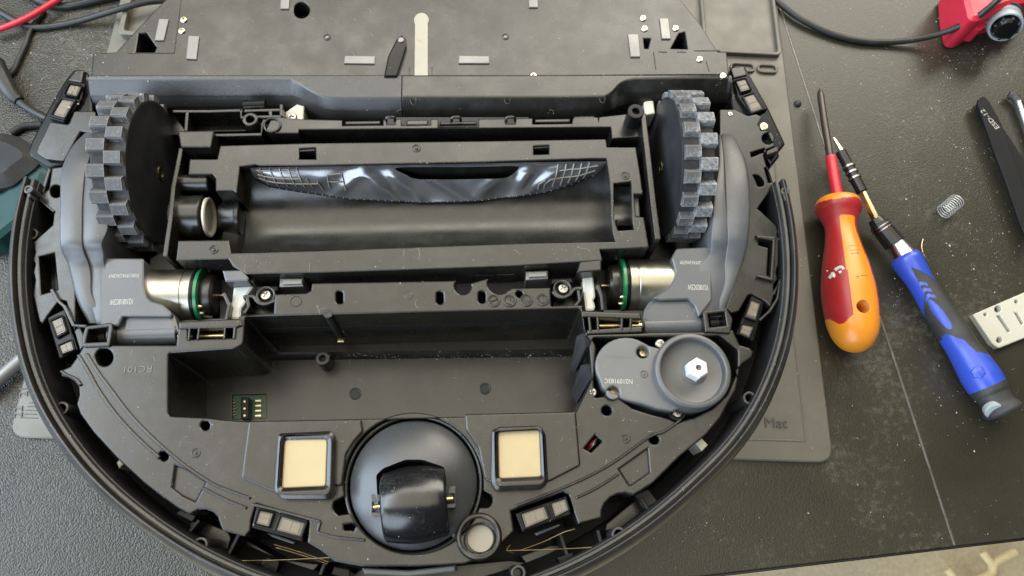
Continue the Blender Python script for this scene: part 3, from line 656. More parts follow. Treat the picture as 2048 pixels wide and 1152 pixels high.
# gear housings ---------------------------------------------------------------
def loft(name, rows, zlow, material, parent, rnd=1.6, rndr=None):
    """rows: (v, u_left, u_right, z) -> rounded slab"""
    L_, sm = [], cr([Vector((r_[0], r_[1], r_[2])) for r_ in rows], 5); zz = cr([Vector((r_[3], 0, 0)) for r_ in rows], 5)
    for q, zq in zip(sm, zz):
        v, ul, ur, z = q.x, q.y, q.z, zq.x
        a_, b2 = at(ul, v, z), at(ur, v, z); d = (b2 - a_); w_ = d.length; d.normalize(); k = min(rnd, w_ * .3); j = min(rndr or rnd, w_ * .3)
        L_.append([Vector((a_.x, a_.y, zlow)), a_ - Vector((0, 0, k)), a_ + d * k * .3 - Vector((0, 0, k * .4)), a_ + d * k, b2 - d * j, b2 - d * j * .3 - Vector((0, 0, j * .4)), b2 - Vector((0, 0, j)), Vector((b2.x, b2.y, zlow))])
    first, last = L_[0], L_[-1]
    L_.insert(0, [Vector((p.x, p.y + .6, min(p.z, first[3].z - 1.6))) for p in first]); L_.insert(0, [Vector((p.x, p.y + .7, zlow)) for p in first])
    L_.append([Vector((p.x, p.y, zlow)) for p in last])
    return grid(name, L_, material, parent, 45)
gl = loft('gearbox_cover', [(262, 172, 184, 84), (280, 150, 184, 90), (310, 130, 180, 95), (345, 118, 170, 97), (400, 116, 165, 98), (455, 115, 164, 98), (485, 116, 164, 97), (505, 121, 168, 94), (525, 131, 176, 91), (550, 137, 181, 89.5), (585, 146, 182, 89), (612, 156, 192, 88), (646, 176, 196, 86)], 60, M['housing'], rob, 1.8, .35)
loft('gearbox_inner_cover', [(330, 168, 200, 96.3), (400, 164, 215, 97.4), (455, 163, 215, 97.4), (485, 163, 204, 96.4), (505, 166, 207, 93), (525, 174, 208, 90), (545, 179, 215, 88.6), (590, 180, 230, 88.3), (640, 190, 236, 87.2), (652, 196, 236, 86)], 60, M['housing'], gl, .35)
hs = poly('gear_housing', [(205, 516), (287, 517), (287, 572), (291, 592), (302, 602), (324, 608), (340, 622), (343, 632), (245, 632), (236, 652), (200, 652), (200, 560)], 88.9, 60, M['housing'], gl, bev=.6, r=4)
poly('housing_step', [(247, 622), (338, 620), (348, 632), (352, 646), (357, 664), (236, 668), (244, 650)], 86.4, 60, M['housing'], gl, bev=1.8, r=4)
tube('hinge_barrel', [at(222, 672, 82), at(357, 668, 82)], 4.6, M['housing'], gl, 20, 1)
text('serial_print', '3100119YA12413919', 248, 551, 88.9, 2.5, 180, M['print'], gl, span=12.8); text('serial_print', 'V210818CSW', 243, 603, 88.9, 3.7, 181, M['print'], gl, span=9.8)
gr = loft('gearbox_cover', [(258, 1444, 1464, 84), (275, 1444, 1474, 90), (320, 1448, 1494, 94), (370, 1451, 1502, 96), (430, 1454, 1503, 96), (470, 1456, 1500, 95), (500, 1454, 1495, 92), (530, 1450, 1486, 89.5), (565, 1450, 1474, 89), (600, 1440, 1459, 88), (632, 1440, 1448, 86)], 60, M['housing'], rob, .35, 1.8)
loft('gearbox_inner_cover', [(262, 1438, 1455, 84), (280, 1438, 1452, 90), (330, 1438, 1450, 94), (385, 1430, 1452, 95.5), (450, 1425, 1456, 95.3), (480, 1423, 1456, 94.2), (505, 1421, 1456, 91), (530, 1400, 1452, 89), (565, 1395, 1452, 88.4), (600, 1388, 1441, 87.4), (634, 1388, 1441, 86)], 60, M['housing'], gr, .35)
poly('gear_housing', [(1353, 497), (1421, 494), (1423, 520), (1424, 600), (1398, 634), (1390, 612), (1378, 598), (1322, 600), (1306, 596), (1334, 578), (1347, 562), (1352, 545), (1344, 516)], 88.7, 60, M['housing'], gr, bev=.6, r=4)
poly('housing_step', [(1310, 597), (1388, 596), (1395, 614), (1406, 634), (1408, 648), (1284, 650), (1290, 618), (1298, 604)], 86.4, 60, M['housing'], gr, bev=1.8, r=4)
tube('hinge_barrel', [at(1286, 655, 82), at(1408, 651, 82)], 4.6, M['housing'], gr, 20, 1)
text('serial_print', '3100120YA12416759', 1389, 525, 88.7, 2.5, 178, M['print'], gr, span=13.2); text('serial_print', 'V210820CSW', 1396, 574, 88.7, 3.7, 177, M['print'], gr, span=9.4)
# motors
def motor(u0, u1, vt, vb, side):
    vm = (vt + vb) / 2; z = 75
    a_, b2 = at(u0, vm, z), at(u1, vm, z); r_ = (at(u0, vt, z) - at(u0, vb, z)).length / 2 * .975; ax = (b2 - a_) if side > 0 else (a_ - b2); o_ = a_ if side > 0 else b2; L_ = ax.length; ax.normalize()
    m_ = lathe('wheel_motor', o_, ax, [(r_ - 1, 0), (r_, .8), (r_, L_ * .80), (r_ - .25, L_ * .81), (r_ - .25, L_ * .83), (r_, L_ * .84), (r_, L_ - .6), (r_ - .6, L_)], M['can'], rob, 48)
    e_ = o_ + ax * L_
    lathe('insulating_ring', e_, ax, [(r_ - .4, -.2), (r_ + .3, 0), (r_ + .3, 1.2), (r_ - 1, 1.2)], M['gloss'], m_, 40)
    lathe('motor_board', e_ + ax * 1.25, ax, [(r_ - .3, 0), (r_ + .5, .1), (r_ + .5, 1.5), (r_ - .6, 1.6), (6, 1.6)], M['pcb'], m_, 40)
    lathe('encoder_magnet', e_ + ax * 3.4, ax, [(r_ - 2.8, -.6), (r_ - 2.2, .6), (r_ - 2.4, 4), (r_ - 3.6, 5.2), (3, 5.4), (1.2, 5.2)], M['magnet'], m_, 36)
    lathe('motor_shaft', e_ + ax * 8.6, ax, [(.75, 0), (.75, 2.6), (.45, 3.0)], M['brass'], m_, 12)
    y = Vector((0, 0, 1)).cross(ax).normalized()
    for k, (dy, dz) in enumerate(((r_ * .80, .1), (-r_ * .8, 3), (-r_ * .62, 6))): lathe('solder_joint', e_ + ax * 2.9 + y * dy * (-1 if side > 0 else 1) * -1 + Vector((0, 0, dz)), ax, [(.9, 0), (.8, .8), (.3, 1.6)], M['palebrass'], m_, 10)
    return m_
motor(290, 398, 541, 641, 1); motor(1250, 1352, 521, 622, -1)
tube('solder_lead', [at(398, 632, 70), at(410, 630, 74), at(422, 632, 72)], 1.3, M['cream'], rob, 8)
rp('motor_well_floor', [(285, 515), (470, 520), (480, 645), (350, 650)], 48, 40, M['inner'], bev=0); rp('motor_well_floor', [(1160, 500), (1360, 500), (1310, 640), (1165, 640)], 48, 40, M['inner'], bev=0)

# brush module ----------------------------------------------------------------
inner_e = cr([Vector(q) for q in ((1213, 317), (1217, 345), (1221, 385), (1222, 430), (1225, 460), (1231, 483))], 4)
mod = [(440, 291), (620, 286), (960, 282), (1212, 278), (1214, 294), (1272, 294), (1281, 350), (1286, 388), (1268, 388), (1272, 434), (1288, 434), (1294, 470), (1298, 494), (1255, 497), (1200, 499), (1205, 521), (1024, 532), (800, 540), (640, 545), (492, 548), (466, 533), (457, 518), (352, 520), (356, 481), (457, 480), (462, 506), (640, 501), (860, 493), (1060, 486)] + [tuple(q) for q in inner_e[::-1]] + [(1180, 317), (960, 324), (760, 328), (600, 331), (520, 331), (512, 329), (479, 333), (473, 386), (466, 381), (431, 381), (431, 357), (424, 348), (376, 348), (379, 318), (434, 318)]
bm_ = rp('brush_module', mod, 92, 58, M['cover'], bev=.4, holes=[[(1228, 367), (1262, 363), (1263, 388), (1264, 436), (1268, 459), (1236, 461), (1229, 440), (1228, 400)], [(598, 297), (631, 295), (632, 318), (598, 318)], [(1067, 292), (1098, 290), (1098, 308), (1067, 309)]], r=0)
L1, L2, R1, R2 = at(468, 330, 91.5), at(462, 506, 91.5), at(1216, 316, 91.5), at(1234, 484, 91.5)
DEP = 21.0
def trough(s, f, off=0.0):
    c_ = (L1 + L2) / 2 * (1 - s) + (R1 + R2) / 2 * s; h = (L1 - L2) / 2 * (1 - s) + (R1 - R2) / 2 * s; k = h.length
    return c_ + h * (cos(f) * (1 - off / k)) - Vector((0, 0, (DEP - off) * sin(f)))
def phi_at(s, v):
    lo, hi = 0.0, 2.2
    for _ in range(30):
        m_ = (lo + hi) / 2
        if proj(trough(s, m_))[1] < v: lo = m_
        else: hi = m_
    return lo
def s_of(u, v=380):
    lo, hi = -.05, 1.05
    for _ in range(30):
        m_ = (lo + hi) / 2
        if proj(trough(m_, .7))[0] < u: lo = m_
        else: hi = m_
    return lo
n_s, n_f = 60, 36
grid('brush_chamber', [[trough(i / n_s, pi * j / n_f) for i in range(n_s + 1)] for j in range(n_f + 1)], M['cover'], bm_, 40, mask=lambda j, i: not (s_of(800) < (i + .5) / n_s < s_of(1035) and 1 <= j < 8))
for s in (0, 1):     # chamber ends
    ring_ = [trough(s, pi * j / n_f) for j in range(n_f + 1)]; mid_ = (ring_[0] + ring_[-1]) / 2
    if s == 1: grid('chamber_end', [ring_, [p * .45 + mid_ * .55 + Vector((1.5, 0, 0)) for p in ring_]], M['dome'], bm_)
    else: grid('chamber_end', [ring_, [p * .8 + mid_ * .2 + Vector((-1.5, 0, 0)) for p in ring_], [p * .8 + mid_ * .2 + Vector((-9, 0, 0)) for p in ring_]], M['bay'], bm_)
boxat('duct_dark_block', tuple(at(918, 340, 60) + Vector((0, 12, 0))), (70, 6, 26), M['inner'], bm_)  # solid black block added behind the opening for the darkness of the duct
# clear flap along the far wall of the chamber
def bot(u):
    K = [(515, 352), (540, 369), (600, 382), (700, 398), (850, 406), (960, 402), (1090, 384), (1150, 364), (1190, 346), (1207, 324)]
    for (a_, b2) in zip(K, K[1:]):
        if a_[0] <= u <= b2[0]: t = (u - a_[0]) / (b2[0] - a_[0]); return a_[1] + (b2[1] - a_[1]) * t
    return K[-1][1]
def crease(u, t):
    w_ = 0
    for (uc, slope, amp, wid) in ((700, -70, 1.5, 16), (760, 60, 1.9, 15), (806, 60, 1.1, 13), (880, 110, 1.2, 18), (985, -70, 1.0, 20), (1045, -30, 1.8, 15), (1090, -80, 1.4, 17), (640, -90, .9, 18)):
        x = (u - (uc + slope * (t - .5))) / wid; w_ += amp * math.exp(-x * x)
    w_ *= .25 + .75 / (1 + math.exp(-(u - 690) / 18))
    return w_ + .7 * sin(u * .033 + 3 * t) * t + .15 * sin(u * .09 - 5 * t)
UU = [515 + 692 * i / 150 for i in range(151)]; TT = [j / 26 for j in range(27)]
fr = {}
def film_pt(u, t, lift=0.0):
    s = s_of(u); fb_ = fr.get(round(u, 2)) or phi_at(s, bot(u)); fr[round(u, 2)] = fb_; top = .03
    env = min(1, (u - 505) / 60, (1212 - u) / 60) * min(1, t * 4)
    return trough(s, top + (fb_ - top) * t, 1.3 + 2.6 * sin(pi * t) * env + crease(u, t) * env * .85 + lift)
def t_at(u, v):
    lo, hi = 0.0, 1.0
    for _ in range(22):
        m_ = (lo + hi) / 2
        if proj(film_pt(u, m_))[1] < v: lo = m_
        else: hi = m_
    return lo
hole_px = cr([Vector(q) for q in ((796, 336), (860, 334), (920, 334), (980, 333), (1034, 333), (1026, 346), (1008, 356), (960, 358), (900, 359), (836, 358), (816, 350))], 4, True)
KS = 100.0
rect = [(u, 0) for u in UU[::2]] + [(UU[-1], KS * t) for t in TT[1:-1]] + [(u, KS) for u in UU[::-2]] + [(UU[0], KS * t) for t in TT[::-1][1:-1]]
hole_uv = [(q.x, KS * t_at(q.x, q.y)) for q in hole_px]
extra = [(u, KS * t) for u in UU[1:-1] for t in TT[1:-1] if not inside((u, KS * t), [hole_uv])]
vo, fo, ov = cdt([rect, hole_uv], extra)
fl = build('rubber_flap', [film_pt(p.x, min(1, max(0, p.y / KS))) for p in vo], [tuple(f) for f in fo], M['film'], bm_, True, 80)
fl['label'] = 'clear glossy flap with a moulded grid at both ends'
tube('flap_hem', [film_pt(u, 1.0, .2) for u in UU[::3]], .40, M['gloss'], fl, 6, 1)
for i in range(10, 146, 3):
    q = film_pt(UU[i], .985, .5); lathe('stitch', q, (0, -.5, .8), [(.28, 0), (.22, .15), (.06, .2)], M['zinc'], fl, 6)
def ribline(pts): tube('flap_rib', [film_pt(u, t, .45) for u, t in pts], .36, M['filmrib'], fl, 5, 1)
for k, u in enumerate((533, 552, 571, 588, 604)): ribline([(u + 1.5 * j, .06 + j * (.80 - .03 * k) / 6) for j in range(7)])
for k, u in enumerate((620, 640)): ribline([(u + 2 * j, .38 + .1 * k + j * .09) for j in range(5)])
for k, (t0, t1, u1) in enumerate(((.14, .14, 600), (.40, .36, 606), (.66, .56, 640))): ribline([(526 + (u1 - 526) * j / 10, t0 + (t1 - t0) * j / 10) for j in range(11)])
for u in (1112, 1128, 1143, 1158, 1173): ribline([(u - 1.5 * j, .06 + j * .8 / 6) for j in range(7)])
for u0, u1, t0, t1 in ((1115, 1190, .22, .24), (1100, 1186, .52, .55)): ribline([(u0 + (u1 - u0) * j / 10, t0 + (t1 - t0) * j / 10) for j in range(11)])
for u in (1088, 1100): ribline([(u, .5), (u - 12, .66), (u - 14, .85)])
ribline([(662, .22), (690, .2), (692, .45), (662, .45)]); ribline([(662, .22), (661, .45), (662, .7)]); ribline([(692, .45), (693, .72)])
# bearings
def bearing(u0, u1, v, vr, z, material, cap=False):
    a_, b2 = at(u0, v, z), at(u1, v - 1, z); ax = (b2 - a_); L_ = ax.length; ax.normalize()
    o = lathe('bearing_sleeve', a_, ax, [(vr - .8, 0), (vr, .6), (vr, L_ - .5), (vr - .6, L_), (vr - 2, L_)], material, bm_, 40); e_ = a_ + ax * L_
    if cap: lathe('bearing_cap', e_ + ax * 1.1, ax, [(vr - 1.1, -.2), (vr - .9, .8), (vr - 1.5, 1.2), (vr - 2.3, 1.1), (vr - 2.8, .2), (vr - 3.4, -.1), (2, -.9), (.8, -1)], M['cream'], o, 40)
    return o
bearing(350, 412, 436, 10.3, 80, M['cover'], True); bearing(360, 420, 367, 4.0, 86, M['cover'])
lathe('brush_socket', at(452, 436, 74), (1, 0, 0), [(7.0, -2), (7.6, 2), (8.6, 6), (9.0, 6.2), (9.0, 8), (8.2, 8.2)], M['bay'], bm_, 36)
rp('bearing_floor', [(340, 380), (475, 380), (475, 490), (340, 490)], 60, 50, M['inner'], bev=0); rp('bearing_floor', [(1220, 355), (1300, 355), (1300, 470), (1225, 470)], 62, 50, M['inner'], bev=0)
c_ = (at(1246, 364, 91) + at(1252, 460, 91)) / 2; hw_ = 10.0
for x0, x1, m2_, dd in ((-3.8, 3.8, 'bay', 9.0), (-5.0, -3.8, 'dome', 6), (3.8, 5.2, 'dome', 6)):
    rows = [[c_ + Vector((x, hw_ * cos(f), -dd * sin(f) - (0 if m2_ == 'bay' else -.2))) for x in (x0, x1)] for f in [pi * k / 20 for k in range(21)]]; grid('bearing_cradle', rows, M[m2_], bm_)
rp('bearing_clip', [(1265, 390), (1277, 389), (1280, 433), (1268, 435)], 88, 62, M['housing'], bev=.5)
for (u, v) in ((833, 296), (1251, 351), (427, 499)):
    pr = ring('moulding_mark', u, v, 92.3, 91.6, 2.1, 1.5, M['cover'], rob, 18, .12); cyl('mark_pin', u, v, 92.5, 91.6, .8, M['cover'], pr, 12, .25)
for pts in ([(598, 297), (630, 295), (630, 301), (598, 303)], [(1067, 291), (1098, 289), (1098, 295), (1067, 297)]): rp('slot_tongue', pts, 91, 80, M['strip'] if 0 else M['cover'], bev=.3)

# recess round the module, and the plate behind it
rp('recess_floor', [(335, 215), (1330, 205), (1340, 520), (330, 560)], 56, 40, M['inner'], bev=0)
back = [(545, 232), (600, 238), (684, 240), (684, 251), (766, 250), (766, 239), (773, 239), (773, 249), (790, 249), (790, 238), (802, 238), (802, 251), (861, 250), (861, 238), (876, 238), (876, 255), (957, 254), (957, 238), (1011, 237), (1011, 248), (1031, 248), (1031, 237), (1065, 236), (1065, 248), (1144, 247), (1146, 236), (1196, 234), (1197, 245), (1198, 234), (1270, 226), (1292, 226), (1296, 272), (1224, 277), (1222, 254), (597, 259), (597, 266), (540, 266), (532, 258)]
rp('rear_plate', back, ZP, 56, M['plastic'], bev=.35, holes=[])
for pts in ([(690, 242), (760, 241), (760, 248), (690, 249)], [(813, 240), (855, 239), (855, 250), (813, 250)], [(880, 243), (953, 242), (953, 248), (880, 249)], [(1070, 238), (1140, 237), (1140, 244), (1070, 245)]): rp('slot_tongue', pts, 87, 60, M['cover'], bev=.5)
tube('hinge_roll', [at(1148, 241, 88), at(1188, 240, 88)], 2.0, M['cover'], rob, 14, 1); tube('hinge_roll', [at(489, 212, 88), at(532, 211, 88)], 3.0, M['gloss'], rob, 14, 1)
for u in (781, 912, 1021):
    v = 238; tube('wire_clip', [at(u - 9, v + 6, 89), at(u - 8, v - 2, 91), at(u, v - 4, 91.5), at(u + 8, v - 2, 91), at(u + 9, v + 5, 89)], .8, M['cover'], rob, 6)
tube('suction_lip', [at(q[0], q[1], 76) for q in ((756, 277), (790, 272), (850, 273), (960, 271), (1040, 270), (1062, 275), (1072, 282))], 1.1, M['cover'], rob, 8)
# compartment ribs at the left
for pts in ([(345, 222), (420, 222), (484, 220)], [(374, 222), (371, 262)], [(426, 270), (522, 268), (524, 248), (530, 238)], [(482, 218), (482, 234), (562, 232)], [(562, 208), (562, 232)], [(540, 221), (541, 232)], [(488, 221), (562, 219)]):
    rail('compartment_rib', pts, 1.5, ZP, 60, M['plastic'], rob, bev=.25)
rp('compartment_floor', [(340, 222), (540, 220), (540, 268), (340, 270)], 74, 56, M['bay'], bev=0); rp('compartment_step', [(384, 240), (484, 238), (494, 262), (384, 264)], 78, 70, M['plastic'], bev=.4)
r0 = ring('screw_post', 500, 238, 93, 60, 3.5, 2.0, M['plastic'], rob); cyl('post_bore', 500, 238, 88, 60, 2.1, M['inner'], r0)
r0 = ring('screw_post', 544, 249, 91, 60, 4.2, 3.4, M['plastic'], rob); screw(545, 251, 86, 2.5, 'silver', r0); cyl('post_bore', 544, 249, 85.8, 60, 3.5, M['inner'], r0)
r0 = ring('screw_post', 1272, 222, 100, 80, 4.0, 1.7, M['gloss'], rob); cyl('post_bore', 1272, 222, 97, 80, 1.8, M['inner'], r0)
rp('guide_post', [(355, 262), (427, 261), (421, 294), (361, 294)], 96, 60, M['cover'], bev=.5)
wb = rp('white_bracket', [(571, 224), (594, 208), (608, 212), (606, 242), (570, 241)], 84, 70, M['cream'], bev=.5); screw(584, 236, 84, 2.5, 'silver', wb)
rp('white_bracket', [(1288, 204), (1306, 196), (1310, 226), (1290, 230)], 82, 70, M['cream'], bev=.5)

# rear cover ------------------------------------------------------------------
panel = [(182, 153), (186, 107), (232, 104), (282, 50), (330, 0), (395, -55), (470, -100), (640, -140), (840, -152), (1040, -135), (1180, -95), (1290, -50), (1362, 0), (1400, 48), (1436, 104), (1453, 104), (1458, 149), (1060, 152), (805, 152)]
pocket1, pocket2 = [(271, 104), (277, 66), (293, 65), (303, 80), (313, 94), (308, 105)], [(1342, 97), (1358, 67), (1370, 64), (1375, 98)]
pn = rp('rear_panel', panel, ZP, 30, M['cover'], bev=.4, holes=[pocket1, pocket2, [(1287, 77), (1301, 77), (1296, 97), (1289, 97)], circ((603, 20), 16, 20)])
for pk in (pocket1, pocket2): poly('pocket_floor', [(x, y) for x, y in pk], 78, 30, M['gloss'], pn, bev=0)
cyl('hole_bottom', 603, 22, 80, 30, 3.8, M['inner'], pn); screw(603, 22, 80.2, 2.6, 'silver', pn)
def bandloft(name, st, material):
    """st: list of (u, v_crest, v_bottom)"""
    sm = cr([Vector(q) for q in st], 8); rows = []
    for q in sm:
        u, vc, vb = q; P0 = at(u, 152.5, ZP); T = ZP + 1.0
        c2 = at(u, vc, T).y; e2_ = at(u, vc + (vb - vc) * .60, ZP - 4.5).y; b2_ = min(at(u, vb - 3, ZP - 8).y, e2_ - .3)
        X = P0.x; d = Vector((0, e2_ - c2, -5.5)).normalized()
        prof = [(P0.y, ZP - 2), (P0.y, T - .5), (P0.y - .15, T - .12), (P0.y - .45, T), (P0.y - .9, T), (c2 + 1.3, T), (c2 + .9, T), (c2 + .4, T - .1), (c2 + d.y * .4, T + d.z * .4 - .12), (c2 + d.y * .9, T + d.z * .9 - .05), (c2 + d.y * 1.6, T + d.z * 1.6),
                (e2_ - d.y * .9, ZP - 4.5 - d.z * .9), (e2_ - .05, ZP - 4.7), (e2_ - .4, ZP - 5.6), (b2_, ZP - 8), (b2_ - .2, ZP - 10), (b2_ - .2, 56), (P0.y, 50)]
        prof = [Vector((X, y_, z_)) for y_, z_ in prof]
        rows.append(prof)
    V = [p for r_ in rows for p in r_]; k = len(rows[0]); F = []
    for i in range(len(rows) - 1):
        for j in range(k): w_ = (j + 1) % k; F.append((i * k + j, i * k + w_, (i + 1) * k + w_, (i + 1) * k + j))
    F.append(tuple(range(k))); F.append(tuple((len(rows) - 1) * k + j for j in reversed(range(k))))
    return build(name, V, F, material, rob, True, 50)
bandloft('rear_ridge', [(176, 162, 210), (180, 158, 213), (200, 158, 215), (400, 158, 215), (560, 159, 214), (592, 163, 217), (625, 182, 226), (655, 193, 238), (700, 195, 240), (803.5, 195, 240)], M['grain'])
bandloft('rear_ridge', [(805, 195, 240), (1000, 195, 240), (1180, 194, 238), (1212, 190, 230), (1238, 168, 214), (1262, 160, 205), (1300, 158, 205), (1440, 156, 206), (1456, 158, 206), (1462, 164, 206)], M['cover'])
for u, v in ((827, 201), (1015, 199), (1205, 197)):
    c3 = at(u, v, ZP + .6); P_ = [c3 + Vector((1.35 * cos(t), 2.1 * sin(t), -.35 * (1 - sin(t)))) for t in [2 * pi * k / 16 for k in range(17)]]; tube('moulded_ring', P_, .28, M['cover'], rob, 6, 1)
ms = rp('metal_strip', [(829, 151), (830, 48)] + [(843 + 15 * cos(t), 40 + 15 * sin(t)) for t in [RAD(x) for x in range(150, 391, 20)]] + [(856, 48), (856, 151)], ZP + 1.0, ZP - 1, M['strip'], bev=.25)
for pts in ([(819, 152), (819, 134)], [(864, 152), (864, 134)], [(348, 106), (362, 0)], [(255, 106), (348, 106)], [(1307, 103), (1312, 138)], [(1413, 122), (1418, 142)], [(1317, 103), (1334, 104)], [(1355, 103), (1372, 104)], [(1388, 101), (1440, 101)]): rail('moulded_edge', pts, .45, ZP + .25, ZP - .3, M['plastic'], rob, bev=.1)
lv = rp('latch_lever', [(768, 152), (776, 112), (793, 78), (803, 70), (812, 78), (813, 92), (794, 152)], ZP + 2.2, ZP - 1, M['gloss'], bev=.5); cyl('lever_pin', 802, 79, ZP + 2.8, ZP + 2, 1.5, M['zinc'], lv)
for pts in ([(318, 37), (337, 38), (327, 80), (309, 80)], [(377, 71), (398, 72), (392, 118), (372, 117)], [(690, 111), (750, 112), (749, 127), (688, 126)], [(918, 111), (978, 112), (979, 126), (917, 126)], [(1256, 68), (1277, 68), (1281, 113), (1262, 113)], [(1319, 36), (1337, 36), (1342, 77), (1324, 77)], [(563, -20), (580, -20), (577, 17), (560, 17)], [(1057, -20), (1076, -20), (1076, 14), (1058, 14)]):
    mg = rp('magnet_bar', pts, ZP + .9, ZP - 1, M['zinc'], bev=.25)
for (u, v) in ((368, 40), (364, 62), (1286, 37), (1289, 58), (1351, 57), (1399, 119), (1067, 152)): screw(u, v, ZP + .1, 1.75, 'brass', rob)
screw(1446, 152, ZP + 1.1, 1.75, 'brass', rob)
for (u, v) in ((654, 74), (1011, 73)): r0 = ring('moulding_mark', u, v, ZP + .3, ZP - .3, 1.9, 1.3, M['cover'], rob, 16, .12); cyl('mark_pin', u, v, ZP + .45, ZP - .3, .8, M['zinc'], r0, 12, .2)

# flanks ----------------------------------------------------------------------
rp('side_frame', [(147, 139), (175, 143), (182, 170), (184, 230), (175, 270), (130, 330), (100, 335), (78, 322), (60, 312), (56, 300), (62, 284), (98, 214), (130, 160)], 84, 30, M['gloss'], bev=.8, r=6)
rp('side_panel', [(100, 243), (137, 249), (148, 222), (175, 222), (190, 222), (190, 268), (160, 262), (128, 322), (92, 318), (74, 306), (74, 296)], 86, 70, M['plastic'], bev=.4, r=4)
rp('side_rail', [(97, 332), (101, 340), (87, 386), (80, 385)], 88, 60, M['plastic'], bev=.3)
fl2 = rp('flank_plate', [(104, 336), (150, 330), (150, 660), (160, 650), (172, 688), (160, 700), (142, 640), (132, 602), (118, 600), (94, 632), (84, 648), (78, 642), (66, 590), (70, 560), (66, 545), (70, 528), (66, 520), (70, 505), (67, 484), (105, 450), (108, 424), (78, 398), (80, 390), (98, 378)], 88, 40, M['plastic'], holes=[circ((112, 382), 13, 16), [(77, 513), (109, 505), (116, 579), (82, 589)]], bev=.35)
rail('flank_lip', [(78, 399), (108, 423)], .9, 88.6, 86, M['plastic'], rob); rail('flank_lip', [(102, 578), (114, 600), (128, 612), (146, 650), (172, 652)], 1.3, 90, 80, M['plastic'], rob)
poly('window_wall', [(90, 528), (111, 524), (116, 580), (84, 588)], 76, 50, M['plastic'], fl2, bev=.3); poly('window_floor', [(60, 490), (130, 490), (130, 600), (60, 600)], 60, 50, M['inner'], fl2, bev=0)
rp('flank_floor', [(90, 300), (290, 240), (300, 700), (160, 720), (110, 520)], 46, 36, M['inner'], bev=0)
rp('side_frame', [(1460, 136), (1470, 130), (1489, 130), (1498, 146), (1537, 216), (1571, 288), (1556, 304), (1560, 312), (1543, 331), (1535, 318), (1500, 300), (1470, 240), (1462, 200)], 84, 30, M['gloss'], bev=.8, r=4)
fr2 = rp('flank_plate', [(1440, 219), (1470, 219), (1496, 232), (1512, 228), (1524, 234), (1516, 250), (1522, 262), (1536, 262), (1550, 292), (1530, 300), (1527, 312), (1533, 332), (1547, 366), (1546, 374), (1521, 408), (1515, 418), (1523, 424), (1552, 450), (1558, 466), (1557, 527), (1552, 545), (1555, 558), (1547, 568), (1548, 590), (1541, 612), (1530, 602), (1505, 588), (1496, 590), (1478, 622), (1464, 626), (1452, 615), (1470, 560), (1440, 470)], 88, 40, M['plastic'],
         holes=[circ((1536, 277), 12, 16), fillet([(1505, 349), (1519, 350), (1529, 362), (1528, 372), (1516, 374), (1512, 362)], 4), [(1518, 476), (1547, 481), (1541, 552), (1534, 551), (1537, 496), (1517, 490)], [(1501, 305), (1530, 296), (1532, 303), (1503, 314)], [(1529, 336), (1534, 334), (1544, 364), (1537, 366)]], bev=.35)
poly('window_floor', [(1480, 290), (1520, 290), (1532, 330), (1520, 380), (1500, 420), (1505, 470), (1552, 474), (1550, 620), (1480, 620)], 60, 50, M['inner'], fr2, bev=0)
poly('window_frame', [(1512, 470), (1552, 474), (1548, 562), (1514, 553), (1515, 549), (1541, 556), (1546, 481), (1517, 476)], 90, 84, M['plastic'], fr2, bev=.3)
rail('flank_lip', [(1548, 588), (1561, 556), (1556, 596), (1540, 622), (1520, 640)], 1.2, 88, 70, M['plastic'], rob)
rp('flank_tongue', [(1533, 302), (1555, 292), (1558, 302), (1535, 310)], 89, 80, M['cover'], bev=.3, r=3)
screw(1527, 254, 86, 2.3, 'brass', rob); screw(1460, 229, 87.8, 1.4, 'silver', rob).data = SCREW['silver']
rp('flank_floor', [(1330, 200), (1470, 240), (1500, 420), (1510, 540), (1450, 700), (1300, 640)], 46, 36, M['inner'], bev=0)
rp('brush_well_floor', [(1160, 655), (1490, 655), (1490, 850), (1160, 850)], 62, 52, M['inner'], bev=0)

# cliff sensors ---------------------------------------------------------------
def shrink(q, k, dx=0, dy=0):
    cx_ = sum(a_[0] for a_ in q) / len(q); cy_ = sum(a_[1] for a_ in q) / len(q); return [(cx_ + (a_[0] - cx_) * k + dx, cy_ + (a_[1] - cy_) * k + dy) for a_ in q]
def sensor(body, lenses, z, tab=None):
    s = rp('cliff_sensor', body, z, z - 22, M['gloss'], bev=.5, r=2)
    if tab: poly('sensor_tab', tab, z + .4, z - 6, M['plastic'], s, bev=.4)
    for q in lenses:
        l_ = shrink(q, .93); f = poly('lens_frame', q, z + 1.3, z - .5, M['gloss'], s, bev=.3, r=3, holes=[shrink(q, .80)]); poly('lens', shrink(q, .82), z + .6, z - .5, M['lens'], s, bev=.1, r=3)
        w_ = shrink(q, .62); poly('sensor_window', w_, z + .78, z + .3, M['amber'], s, bev=.06)
        e_ = [Vector(c_) for c_ in w_]; k_ = 0 if (e_[0] - e_[1]).length > (e_[1] - e_[2]).length else 1
        rail('lens_seam', [(e_[k_] + e_[k_ + 1]) / 2, (e_[k_ + 2] + e_[(k_ + 3) % 4]) / 2], .35, z + .95, z + .5, M['amber'], s, .1)
    return s
sensor([(513, 1012), (617, 1039), (605, 1083), (503, 1055)], ([(517, 1018), (550, 1025), (539, 1057), (507, 1049)], [(558, 1028), (615, 1045), (604, 1077), (545, 1062)]), 90)
sensor([(1031, 1027), (1132, 992), (1143, 1029), (1045, 1064)], ([(1036, 1027), (1092, 1008), (1103, 1037), (1047, 1061)], [(1098, 1005), (1133, 994), (1141, 1021), (1108, 1038)]), 90)
sensor([(93, 635), (130, 617), (155, 700), (118, 718)], ([(98, 639), (124, 628), (135, 664), (112, 677)], [(114, 690), (144, 677), (150, 700), (121, 711)]), 87)
